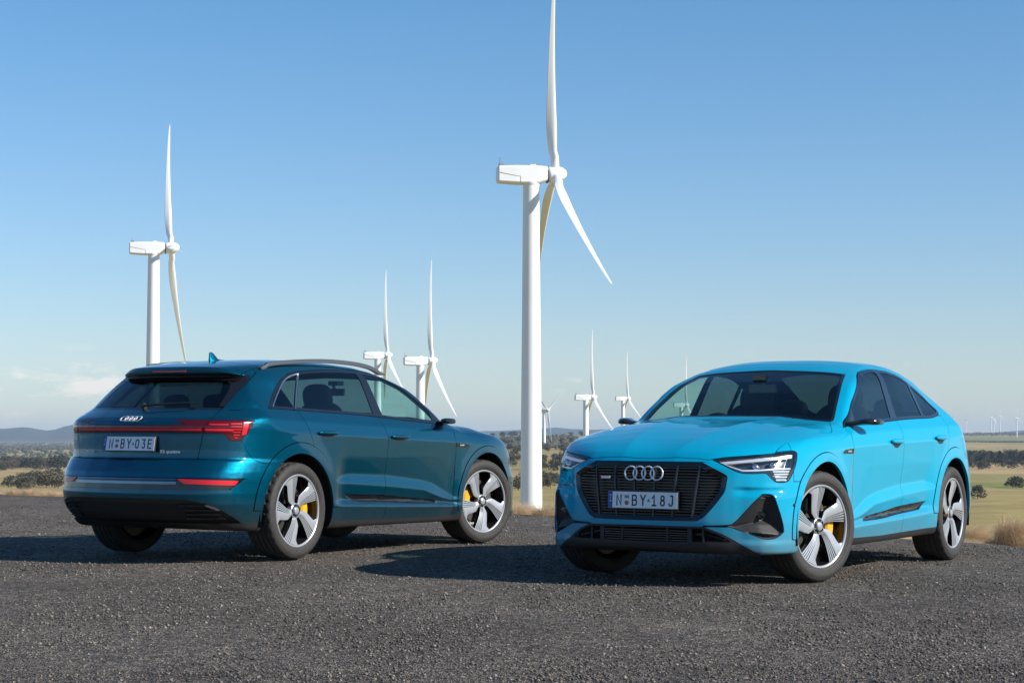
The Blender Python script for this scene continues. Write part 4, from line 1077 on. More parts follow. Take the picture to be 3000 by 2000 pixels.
def glass_mat(name, tint, rough=.0):
    m = bpy.data.materials.new(name); m.use_nodes = True; nt = m.node_tree; nt.nodes.remove(nt.nodes['Principled BSDF'])
    t = node(m, 'ShaderNodeBsdfTransparent'); t.inputs[0].default_value = (*tint, 1); g = node(m, 'ShaderNodeBsdfGlossy'); g.inputs['Roughness'].default_value = rough
    # Schlick reflectance of a thin pane, the same from both sides
    ge = node(m, 'ShaderNodeNewGeometry'); dp = node(m, 'ShaderNodeVectorMath', operation='DOT_PRODUCT'); nt.links.new(ge.outputs['Incoming'], dp.inputs[0]); nt.links.new(ge.outputs['Normal'], dp.inputs[1])
    ab = node(m, 'ShaderNodeMath', operation='ABSOLUTE'); nt.links.new(dp.outputs['Value'], ab.inputs[0]); om = node(m, 'ShaderNodeMath', operation='SUBTRACT'); om.inputs[0].default_value = 1; nt.links.new(ab.outputs[0], om.inputs[1])
    pw = node(m, 'ShaderNodeMath', operation='POWER'); nt.links.new(om.outputs[0], pw.inputs[0]); pw.inputs[1].default_value = 5
    mr = node(m, 'ShaderNodeMath', operation='MULTIPLY_ADD'); mr.inputs[1].default_value = .9; mr.inputs[2].default_value = .08; mr.use_clamp = True
    nt.links.new(pw.outputs[0], mr.inputs[0]); mx = node(m, 'ShaderNodeMixShader'); nt.links.new(mr.outputs[0], mx.inputs[0]); nt.links.new(t.outputs[0], mx.inputs[1]); nt.links.new(g.outputs[0], mx.inputs[2])
    nt.links.new(mx.outputs[0], nt.nodes['Material Output'].inputs[0]); return m
MT = dict(
    rubber=vary(pmat('tyre_rubber', (.030, .028, .026), .70), 30, .35, bump=.2, bscale=220), badge=pmat('badge_metal', (.78, .80, .83), .25, .45), silver=pmat('machined_alloy', (.40, .42, .45), .34, .40), black=pmat('gloss_black_alloy', (.012, .012, .013), .25),
    chrome=pmat('chrome', (.80, .82, .84), .12, 1), chromedull=pmat('satin_chrome', (.55, .57, .60), .28, 1), mirror=pmat('polished_trim', (.16, .20, .25), .10, 1), disc=pmat('brake_steel', (.22, .21, .20), .35, .9), caliper=pmat('orange_caliper', (.88, .42, .01), .35, 0, .6),
    gloss=pmat('piano_black', (.010, .010, .011), .12, 0, .5), plastic=vary(pmat('dark_plastic', (.018, .018, .019), .55), 60, .2), trimdark=pmat('inner_skin', (.008, .008, .009), .8), liner=pmat('wheel_liner', (.008, .008, .008), .9),
    cabin=vary(pmat('cabin_trim', (.022, .022, .024), .7), 20, .2), lampdark=pmat('lamp_housing', (.07, .08, .10), .25, .6), slat=pmat('grille_gloss', (.035, .040, .048), .22, .2, .6), bar=pmat('grille_upright', (.050, .058, .068), .34, .5),
    drl=pmat('lamp_strip', (.78, .80, .83), .22, .5, 0, (1, .98, .95), .10), drl2=pmat('lamp_bar', (.72, .74, .78), .22, .5, 0, (1, .98, .95), .05), white=vary(pmat('white_print', (.84, .85, .86), .4), 40, .04), plateblue=pmat('plate_blue', (.02, .07, .35), .4), platetxt=pmat('plate_black', (.02, .022, .03), .4),
    crestred=pmat('crest_red', (.45, .10, .12), .5), crestgrey=pmat('crest_grey', (.25, .28, .25), .5), crestblue=pmat('crest_blue', (.10, .25, .55), .5), redp=pmat('badge_red', (.5, .02, .03), .4),
    redlens=pmat('red_lens', (.085, .002, .006), .15, 0, .45), redline=pmat('red_reflex', (.70, .015, .04), .3, 0, .3), redbright=pmat('red_reflector', (.60, .006, .015), .3, 0, .5), rail=pmat('satin_rail', (.16, .16, .165), .33, .75), shade=pmat('handle_recess_shade', (.01, .02, .03), .5),  # last entry: near-black colour standing for the shade behind the door handles
    glass=glass_mat('clear_glass', (.64, .84, .79)), glassdark=glass_mat('privacy_glass', (.15, .23, .25)), glassrear=glass_mat('tailgate_glass', (.07, .11, .12)), lens=glass_mat('lamp_lens', (.95, .96, .97)))
PAINT_TEAL = paint_mat('deep_teal_metallic', (.0, .088, .145), .74, .28, .34, .7)
PAINT_CYAN = paint_mat('bright_cyan_paint', (.0, .33, .52), .0, .45, .05, 1.0)
# ---------------------------------------------------------------- ground and land
def plane_z(x, y): return .006 * (y - 18.617) - .005 * (x + 1.053)
EDGE = [(-60, 78), (-30, 50), (-16, 38.5), (-8.2, 31.0), (-3.2, 27.0), (.1, 24.6), (2.2, 22.0), (3.6, 19.8), (4.9, 18.1), (6.5, 15.5), (9, 11), (14, 3), (22, -12), (30, -40)]
def nz3(x, y, z, s): return mnoise.noise(Vector((x * s, y * s, z)))
def fin(o, label=None, cat=None, group=None, kind=None):
    if label: o['label'] = label
    if cat: o['category'] = cat
    if group: o['group'] = group
    if kind: o['kind'] = kind
    return o
def raw_mesh(name, V, F, mat, smooth=False, parent=None):
    me = bpy.data.meshes.new(name); me.from_pydata([tuple(v) for v in V], [], F); me.materials.append(mat)
    if smooth: me.shade_smooth()
    return link(name, me, parent)

GM = bpy.data.materials.new('gravel'); GM.use_nodes = True
def gravel_nodes(m):
    nt = m.node_tree; b = nt.nodes['Principled BSDF']; b.inputs['Roughness'].default_value = .93; b.inputs['Specular IOR Level'].default_value = .25
    tc = node(m, 'ShaderNodeTexCoord'); O = tc.outputs['Object']
    def vor(s):
        v = node(m, 'ShaderNodeTexVoronoi'); v.inputs['Scale'].default_value = s; nt.links.new(O, v.inputs['Vector']); return v
    def noi(s, d=3, r=.5):
        v = node(m, 'ShaderNodeTexNoise'); v.inputs['Scale'].default_value = s; v.inputs['Detail'].default_value = d; v.inputs['Roughness'].default_value = r; nt.links.new(O, v.inputs['Vector']); return v.outputs['Fac']
    v1, v2 = vor(120), vor(46)
    sp = node(m, 'ShaderNodeSeparateColor'); nt.links.new(v1.outputs['Color'], sp.inputs[0])
    r = node(m, 'ShaderNodeValToRGB'); e = r.color_ramp.elements; e[0].position = 0; e[0].color = (.022, .0205, .019, 1); e[1].position = 1; e[1].color = (.42, .36, .30, 1)
    for p, c in ((.20, (.064, .058, .052, 1)), (.55, (.128, .114, .101, 1)), (.80, (.20, .172, .146, 1)), (.93, (.31, .24, .18, 1))):
        k = e.new(p); k.color = c
    nt.links.new(sp.outputs[0], r.inputs[0])
    big = noi(.55, 4, .6); mr = node(m, 'ShaderNodeMapRange'); mr.inputs['From Min'].default_value = .3; mr.inputs['From Max'].default_value = .7; mr.inputs['To Min'].default_value = .76; mr.inputs['To Max'].default_value = 1.25; nt.links.new(big, mr.inputs[0])
    mid = noi(5, 4, .65); mr2 = node(m, 'ShaderNodeMapRange'); mr2.inputs['From Min'].default_value = .3; mr2.inputs['From Max'].default_value = .7; mr2.inputs['To Min'].default_value = .80; mr2.inputs['To Max'].default_value = 1.2; nt.links.new(mid, mr2.inputs[0])
    v3 = vor(30); s3 = node(m, 'ShaderNodeSeparateColor'); nt.links.new(v3.outputs['Color'], s3.inputs[0]); mr3 = node(m, 'ShaderNodeMapRange'); mr3.inputs['To Min'].default_value = .55; mr3.inputs['To Max'].default_value = 1.55; nt.links.new(s3.outputs[1], mr3.inputs[0])
    m3 = node(m, 'ShaderNodeMath', operation='MULTIPLY'); nt.links.new(mr.outputs[0], m3.inputs[0]); nt.links.new(mr3.outputs[0], m3.inputs[1])
    mm = node(m, 'ShaderNodeMath', operation='MULTIPLY'); nt.links.new(m3.outputs[0], mm.inputs[0]); nt.links.new(mr2.outputs[0], mm.inputs[1])
    sc = node(m, 'ShaderNodeVectorMath', operation='SCALE'); nt.links.new(r.outputs[0], sc.inputs[0]); nt.links.new(mm.outputs[0], sc.inputs['Scale'])
    # dusty tan patches
    d = noi(1.3, 6, .7); dr = node(m, 'ShaderNodeMapRange'); dr.inputs['From Min'].default_value = .53; dr.inputs['From Max'].default_value = .75; dr.inputs['To Max'].default_value = .40; nt.links.new(d, dr.inputs[0])
    mx = node(m, 'ShaderNodeMixRGB'); nt.links.new(dr.outputs[0], mx.inputs['Fac']); nt.links.new(sc.outputs[0], mx.inputs['Color1']); mx.inputs['Color2'].default_value = (.22, .19, .155, 1)
    nt.links.new(mx.outputs[0], b.inputs['Base Color'])
    h = node(m, 'ShaderNodeMath', operation='MULTIPLY_ADD'); nt.links.new(v2.outputs['Distance'], h.inputs[0]); h.inputs[1].default_value = -.8; nt.links.new(v1.outputs['Distance'], h.inputs[2])
    h2 = node(m, 'ShaderNodeMath', operation='MULTIPLY_ADD'); nt.links.new(noi(18, 5, .6), h2.inputs[0]); h2.inputs[1].default_value = 1.2; nt.links.new(h.outputs[0], h2.inputs[2])
    bp = node(m, 'ShaderNodeBump'); bp.inputs['Strength'].default_value = 1; bp.inputs['Distance'].default_value = .02; nt.links.new(h2.outputs[0], bp.inputs['Height']); nt.links.new(bp.outputs[0], b.inputs['Normal'])
gravel_nodes(GM)
# the pad: a grid that ends on the irregular edge line
V = []; F = []
ex = [p[0] for p in EDGE]; ey = [p[1] for p in EDGE]
xs = list(np.linspace(-60, -10, 40)) + list(np.linspace(-9.8, 7, 120)) + list(np.linspace(7.2, 29, 30)); NR = 60
for x in xs:
    yl = float(np.interp(x, ex, ey)) + .35 * nz3(x, 3, 1, .9) + .12 * nz3(x, 3, 2, 4)
    for k in range(NR + 1):
        t = (k / NR); y = -45 + (yl + 45) * (1 - (1 - t) ** 1.6)
        z = plane_z(x, y) + .010 * nz3(x, y, 5, .8) + .006 * nz3(x, y, 9, 2.5)
        if k == NR: z -= .10
        V.append((x, y, z))
for i in range(len(xs) - 1):
    for k in range(NR): a = i * (NR + 1) + k; F.append((a, a + NR + 1, a + NR + 2, a + 1))
fin(raw_mesh('gravel_pad', V, F, GM, True), kind='structure')

# loose stones
def stones(n, region, rmin, rmax, name, label):
    rng = np.random.default_rng(5); P = []; Fs = []; b = 0
    oct_ = np.array([(1, 0, 0), (0, 1, 0), (-1, 0, 0), (0, -1, 0), (0, 0, 1), (0, 0, -1)], float); of = [(0, 1, 4), (1, 2, 4), (2, 3, 4), (3, 0, 4), (1, 0, 5), (2, 1, 5), (3, 2, 5), (0, 3, 5)]
    D = region[0] * (region[1] / region[0]) ** rng.random(n); a = (rng.random(n) - .5) * .60
    ok = D < np.interp(D * a, ex, ey) - .3; D, a = D[ok], a[ok]; n = len(D)
    X = D * a; Y = D; R = rmin + (rmax - rmin) * rng.random(n) ** 3; R = R * (.75 + .25 * D / region[0] * .6)
    off = rng.normal(0, 1, (n, 6, 3)) * .22; ang = rng.random(n) * 6.28; fl = .45 + .4 * rng.random(n)
    vs = (oct_[None] + off) * R[:, None, None]; c, s = np.cos(ang), np.sin(ang)
    x = vs[..., 0] * c[:, None] - vs[..., 1] * s[:, None]; y = vs[..., 0] * s[:, None] + vs[..., 1] * c[:, None]; z = vs[..., 2] * fl[:, None]
    gz = np.array([plane_z(u, v) for u, v in zip(X, Y)])
    vs = np.stack([x + X[:, None], y + Y[:, None], z + gz[:, None] + (R * .25)[:, None]], -1).reshape(-1, 3)
    T = (np.array(of)[None] + (np.arange(n) * 6)[:, None, None]).reshape(-1, 3)
    me = bpy.data.meshes.new(name); me.vertices.add(len(vs)); me.vertices.foreach_set('co', vs.astype(np.float32).ravel()); me.loops.add(len(T) * 3); me.loops.foreach_set('vertex_index', T.astype(np.int32).ravel())
    me.polygons.add(len(T)); me.polygons.foreach_set('loop_start', np.arange(0, len(T) * 3, 3, dtype=np.int32)); me.polygons.foreach_set('loop_total', np.full(len(T), 3, np.int32)); me.update(calc_edges=True)
    m = bpy.data.materials.new('stone'); m.use_nodes = True; bb = m.node_tree.nodes['Principled BSDF']; bb.inputs['Roughness'].default_value = .9
    g = node(m, 'ShaderNodeNewGeometry'); r = node(m, 'ShaderNodeValToRGB'); e = r.color_ramp.elements; e[0].color = (.03, .028, .027, 1); e[1].color = (.34, .30, .26, 1)
    for p, c_ in ((.35, (.085, .078, .072, 1)), (.75, (.15, .135, .12, 1)), (.92, (.22, .185, .15, 1)), (.985, (.30, .26, .22, 1))): k = e.new(p); k.color = c_
    m.node_tree.links.new(g.outputs['Random Per Island'], r.inputs[0]); m.node_tree.links.new(r.outputs[0], bb.inputs['Base Color']); me.materials.append(m)
    fin(link(name, me), label, 'gravel', kind='stuff')
stones(90000, (6.6, 26), .0035, .0115, 'loose_gravel', 'loose grey and tan gravel stones scattered over the dark pad')

# rolling farmland out to the hills
COLS = [(-15.5, [(0, -.3), (31, -.25), (45, -1.3), (80, -6), (200, -14), (500, -22), (1000, -24), (1500, -27), (2500, -29), (4000, -32), (6000, -25), (10000, -15), (14000, -8), (17000, 0)]),
        (-6, [(0, -.3), (27, -.25), (40, -1.5), (80, -6), (200, -14), (600, -24), (1000, -25), (1500, -27), (2500, -26), (4000, -22), (6000, -18), (10000, -12), (14000, -8), (17000, 0)]),
        (.5, [(0, -.3), (24.5, -.25), (35, -1.5), (80, -6), (250, -12), (700, -25), (1000, -24), (1500, -20), (2500, -5), (3500, 10), (4200, 18), (5000, 10), (8000, -12), (14000, -8), (17000, 0)]),
        (6, [(0, -.3), (20, -.25), (32, -1.5), (80, -6), (250, -12), (600, -20), (1000, -22), (1800, -20), (2800, -8), (3800, 8), (5000, 16), (6500, 14), (9500, 20), (14000, -4), (17000, 0)]),
        (13.8, [(0, -.3), (18, -.25), (30, -1.6), (80, -6), (250, -12), (500, -15), (900, -19), (1800, -22), (3500, -14), (6000, 3), (8000, 17), (9500, 36), (11000, 30), (14000, 4), (17000, 0)])]
def land_z(x, y):
    D = math.hypot(x, y); az = math.degrees(math.atan2(x, y)); az = max(-15.5, min(13.8, az))
    l = math.log(max(D, 1))
    zs = [float(np.interp(l, [math.log(max(d, 1)) for d, _ in c], [z for _, z in c])) for _, c in COLS]
    z = float(np.interp(az, [a for a, _ in COLS], zs))
    if D > 60:
        k = min(1, (D - 60) / 600); z += k * (2.2 * nz3(x, y, 1, 1 / 420) + 5 * nz3(x, y, 2, 1 / 1700) * min(1, D / 3000))
    if D > 13500:
        t = min(1, (D - 13500) / 4500); t = t * t * (3 - 2 * t); a = math.degrees(math.atan2(x, y))
        h = 95 + 85 * nz3(a * .16, 7.3, 0, 1) + 30 * nz3(a * .55, 1.3, 4, 1) + 10 * nz3(a * 1.9, D / 3000, 2, 1)
        h += 95 * math.exp(-((a + 12.0) / 3.6) ** 2) - 55 * math.exp(-((a + 13.35) / .45) ** 2)
        z += max(h, 15) * t * (1 if D < 20000 else max(.2, 1 - (D - 20000) / 9000))
    return z
_lz = {}
def clear_of_pad(x, y):
    return y < float(np.interp(x, ex, ey)) - .6 and x < 29
DS = [2, 8, 14] + list(np.geomspace(17, 120, 44)) + list(np.geomspace(128, 26000, 150)); AZS = list(np.linspace(-180, -24, 30)) + list(np.linspace(-22, 22, 190)) + list(np.linspace(24, 180, 30))
V = []; F = []
for D in DS:
    for a in AZS:
        x, y = D * math.sin(math.radians(a)), D * math.cos(math.radians(a)); z = land_z(x, y)
        if clear_of_pad(x, y): z = min(z, plane_z(x, y) - .25)
        V.append((x, y, z))
na = len(AZS)
for i in range(len(DS) - 1):
    for j in range(na - 1): a = i * na + j; F.append((a, a + na, a + na + 1, a + 1))
LM = bpy.data.materials.new('farmland'); LM.use_nodes = True
def land_nodes(m):
    nt = m.node_tree; b = nt.nodes['Principled BSDF']; b.inputs['Roughness'].default_value = 1; b.inputs['Specular IOR Level'].default_value = .1
    tc = node(m, 'ShaderNodeTexCoord'); O = tc.outputs['Object']
    def noi(s, d=3, r=.55, vec=O):
        v = node(m, 'ShaderNodeTexNoise'); v.inputs['Scale'].default_value = s; v.inputs['Detail'].default_value = d; v.inputs['Roughness'].default_value = r; nt.links.new(vec, v.inputs['Vector']); return v
    wr = noi(1 / 260, 3); ad = node(m, 'ShaderNodeVectorMath', operation='MULTIPLY_ADD'); ad.inputs[1].default_value = (260, 260, 0); nt.links.new(wr.outputs['Color'], ad.inputs[0]); nt.links.new(O, ad.inputs[2])
    vo = node(m, 'ShaderNodeTexVoronoi'); vo.inputs['Scale'].default_value = 1 / 420; nt.links.new(ad.outputs[0], vo.inputs['Vector']); sp = node(m, 'ShaderNodeSeparateColor'); nt.links.new(vo.outputs['Color'], sp.inputs[0])
    r = node(m, 'ShaderNodeValToRGB'); e = r.color_ramp.elements; e[0].position = 0; e[0].color = (.34, .23, .09, 1); e[1].position = 1; e[1].color = (.15, .20, .035, 1)
    for p, c in ((.22, (.44, .31, .15, 1)), (.42, (.34, .27, .10, 1)), (.66, (.20, .225, .06, 1)), (.82, (.42, .30, .14, 1))): k = e.new(p); k.color = c
    nt.links.new(sp.outputs[0], r.inputs[0])
    n = noi(1 / 55, 8, .68); n2 = noi(1 / 9, 6, .7)
    mr = node(m, 'ShaderNodeMapRange'); mr.inputs['From Min'].default_value = .25; mr.inputs['From Max'].default_value = .75; mr.inputs['To Min'].default_value = .66; mr.inputs['To Max'].default_value = 1.3; nt.links.new(n.outputs['Fac'], mr.inputs[0])
    mr2 = node(m, 'ShaderNodeMapRange'); mr2.inputs['From Min'].default_value = .25; mr2.inputs['From Max'].default_value = .75; mr2.inputs['To Min'].default_value = .8; mr2.inputs['To Max'].default_value = 1.2; nt.links.new(n2.outputs['Fac'], mr2.inputs[0])
    mm = node(m, 'ShaderNodeMath', operation='MULTIPLY'); nt.links.new(mr.outputs[0], mm.inputs[0]); nt.links.new(mr2.outputs[0], mm.inputs[1])
    sc = node(m, 'ShaderNodeVectorMath', operation='SCALE'); nt.links.new(r.outputs[0], sc.inputs[0]); nt.links.new(mm.outputs[0], sc.inputs['Scale'])
    # scattered scrub too far off to tell apart
    s1 = noi(1 / 130, 9, .72); sr = node(m, 'ShaderNodeMapRange'); sr.inputs['From Min'].default_value = .545; sr.inputs['From Max'].default_value = .60; sr.inputs['To Max'].default_value = .85; nt.links.new(s1.outputs['Fac'], sr.inputs[0])
    ln = node(m, 'ShaderNodeVectorMath', operation='LENGTH'); nt.links.new(O, ln.inputs[0]); fr = node(m, 'ShaderNodeMapRange'); fr.inputs['From Min'].default_value = 2200; fr.inputs['From Max'].default_value = 7000; nt.links.new(ln.outputs['Value'], fr.inputs[0])
    fm = node(m, 'ShaderNodeMath', operation='MULTIPLY'); nt.links.new(sr.outputs[0], fm.inputs[0]); nt.links.new(fr.outputs[0], fm.inputs[1])
    mx = node(m, 'ShaderNodeMixRGB'); nt.links.new(fm.outputs[0], mx.inputs['Fac']); nt.links.new(sc.outputs[0], mx.inputs['Color1']); mx.inputs['Color2'].default_value = (.045, .050, .035, 1)
    # wooded hills at the skyline
    hr = node(m, 'ShaderNodeMapRange'); hr.inputs['From Min'].default_value = 13000; hr.inputs['From Max'].default_value = 15000; nt.links.new(ln.outputs['Value'], hr.inputs[0])
    mx2 = node(m, 'ShaderNodeMixRGB'); nt.links.new(hr.outputs[0], mx2.inputs['Fac']); nt.links.new(mx.outputs[0], mx2.inputs['Color1']); mx2.inputs['Color2'].default_value = (.045, .055, .04, 1)
    nt.links.new(mx2.outputs[0], b.inputs['Base Color'])
land_nodes(LM)
fin(raw_mesh('terrain', V, F, LM, True), kind='structure')

# ---------------------------------------------------------------- dry grass along the edge of the pad
def straw(name, col):
    m = bpy.data.materials.new(name); m.use_nodes = True; bb = m.node_tree.nodes['Principled BSDF']; bb.inputs['Roughness'].default_value = .7; bb.inputs['Specular IOR Level'].default_value = .2
    g = node(m, 'ShaderNodeNewGeometry'); r = node(m, 'ShaderNodeValToRGB'); e = r.color_ramp.elements
    e[0].color = (*[c * .55 for c in col], 1); e[1].color = (*[min(1, c * 1.25) for c in col], 1); k = e.new(.5); k.color = (*col, 1)
    m.node_tree.links.new(g.outputs['Random Per Island'], r.inputs[0]); m.node_tree.links.new(r.outputs[0], bb.inputs['Base Color'])
    tr = node(m, 'ShaderNodeBsdfTranslucent'); m.node_tree.links.new(r.outputs[0], tr.inputs[0]); mx = node(m, 'ShaderNodeMixShader'); mx.inputs[0].default_value = .35
    m.node_tree.links.new(bb.outputs[0], mx.inputs[1]); m.node_tree.links.new(tr.outputs[0], mx.inputs[2]); m.node_tree.links.new(mx.outputs[0], m.node_tree.nodes['Material Output'].inputs[0]); return m
STRAW = straw('dry_straw', (.74, .56, .34)); STRAW2 = straw('dead_grass', (.66, .50, .31))
def blades(n, rad, hgt, lean, seed, spread=1.0, w=.0016):
    """fine blades that rise from the crown of the root and arch right over, swept by the wind"""
    rng = random.Random(seed); V = []; F = []
    for _ in range(n):
        a = rng.random() * 6.283; r0 = rad * .30 * rng.random() ** .6; x, y = r0 * math.cos(a), r0 * math.sin(a)
        dx, dy = math.cos(a) * .55 * spread + lean[0] + rng.gauss(0, .12), math.sin(a) * .55 * spread + lean[1] + rng.gauss(0, .12); dn = math.hypot(dx, dy) + 1e-6; px, py = -dy / dn, dx / dn
        r = hgt * rng.uniform(.55, 1.1); fwd = min(1.6, dn) * rng.uniform(.5, 1.25); ca = rng.uniform(1.7, 2.9); cb = ca * rng.uniform(.55, .98); b = len(V); S = 6; wob = rng.gauss(0, .06)
        for k in range(S):
            t = k / (S - 1); h = r * fwd * (.35 * t + .95 * t * t); Z = r * (ca * t - cb * t * t) * .80; ww = w * (1.15 - t * .9)
            X = x + dx / dn * h + px * wob * t * t; Y = y + dy / dn * h + py * wob * t * t
            V += [(X - px * ww, Y - py * ww, Z), (X + px * ww, Y + py * ww, Z + ww * .6)]
        for k in range(S - 1): F.append((b + 2 * k, b + 2 * k + 1, b + 2 * k + 3, b + 2 * k + 2))
    return V, F
def mesh_blades(name, *a, mat=STRAW, **k):
    V, F = blades(*a, **k); me = bpy.data.meshes.new(name); me.from_pydata(V, [], F); me.materials.append(mat); return me
TUS = [mesh_blades('grass_tussock', 9000, .50, .31, (.42, -.12), 11, 1.0, w=.0011), mesh_blades('grass_tussock', 3200, .36, .24, (.35, -.1), 12, 1.1, w=.0013), mesh_blades('grass_tussock', 2000, .30, .19, (.3, -.1), 13, 1.2, w=.0014), mesh_blades('grass_tussock', 900, .24, .13, (.3, 0), 14, 1.3, w=.0016, mat=STRAW2)]
def edge_y(x): return float(np.interp(x, ex, ey))
tpos = []
# the swept clumps behind the bright car's tail, then smaller ones all along the edge
big = [(4.98, 19.35, 0, 1.10, 'large golden grass tussock swept sideways, just behind the rear wheel of the cyan car'), (5.62, 19.6, 0, .85, 'golden grass tussock cut by the right edge of the photo, beside the larger one'),
       (4.62, 19.9, 1, 1.0, 'pale straw tussock half hidden by the rear wheel of the cyan car'), (5.35, 20.4, 1, 1.0, 'small tussock behind the two golden ones at the right edge'),
       (.02, 24.95, 2, 1.25, 'straw tussock at the foot of the tall white tower, on its left'), (.62, 24.6, 2, 1.25, 'straw tussock at the foot of the tall white tower, on its right'), (-.32, 25.15, 3, 1.3, 'low straw clump beside the front wheel of the dark teal car')]
for x, y, k, s, lab in big:
    o = bpy.data.objects.new('grass_tussock', TUS[k]); COL.objects.link(o); o.location = (x, y, plane_z(x, y) - .10); o.scale = (s,) * 3; o.rotation_euler = (0, 0, random.uniform(-.4, .4)); fin(o, lab, 'tussock', 'grass tussocks along the pad edge')
for i in range(130):
    x = random.uniform(-9.6, 6.2); y = edge_y(x) + random.uniform(.1, 2.2); k = random.choice((1, 2, 2, 3, 3)); s = random.uniform(.7, 1.2)
    o = bpy.data.objects.new('grass_tussock', TUS[k]); COL.objects.link(o); o.location = (x, y, plane_z(x, y) - .12 - .05 * max(0, y - edge_y(x) - .5)); o.scale = (s, s, s * random.uniform(.8, 1.05)); o.rotation_euler = (0, 0, random.uniform(-.9, .9))
    fin(o, 'small straw-coloured grass tussock in the row along the edge of the gravel', 'tussock', 'grass tussocks along the pad edge')
# ground cover of dead grass
V = []; F = []
rng = random.Random(3)
for i in range(26000):
    x = rng.uniform(-11, 7.5); y = edge_y(x) + .05 + 7 * rng.random() ** 1.5; d = y - edge_y(x); gz = plane_z(x, y) - .13 - .06 * d
    h = rng.uniform(.04, .13); a = rng.uniform(0, 6.28); w = .004; lx = rng.gauss(-.03, .03); ly = rng.gauss(0, .03); b = len(V)
    V += [(x - w * math.cos(a), y - w * math.sin(a), gz), (x + w * math.cos(a), y + w * math.sin(a), gz), (x + lx, y + ly, gz + h)]; F.append((b, b + 1, b + 2))
fin(raw_mesh('dry_grass', V, F, STRAW2), 'short dead straw grass covering the bank beyond the gravel edge', 'grass', kind='stuff')
# soil under it, sloping away from the pad
V = []; F = []; n = 0; BX = list(np.linspace(-34, 24, 220))
for x in BX:
    for k, d in enumerate((-.5, .1, .6, 1.5, 3, 5, 8)):
        y = edge_y(x) + d; V.append((x, y, plane_z(x, y) - .09 - (.06 * d if d > 0 else 0) - (.10 if k == 0 else 0) - (.9 if d == 8 else 0)))
for i in range(len(BX) - 1):
    for k in range(6): a = i * 7 + k; F.append((a, a + 7, a + 8, a + 1))
fin(raw_mesh('bank', V, F, vary(pmat('dry_soil', (.30, .21, .12), .95), 6, .35), True), kind='structure')

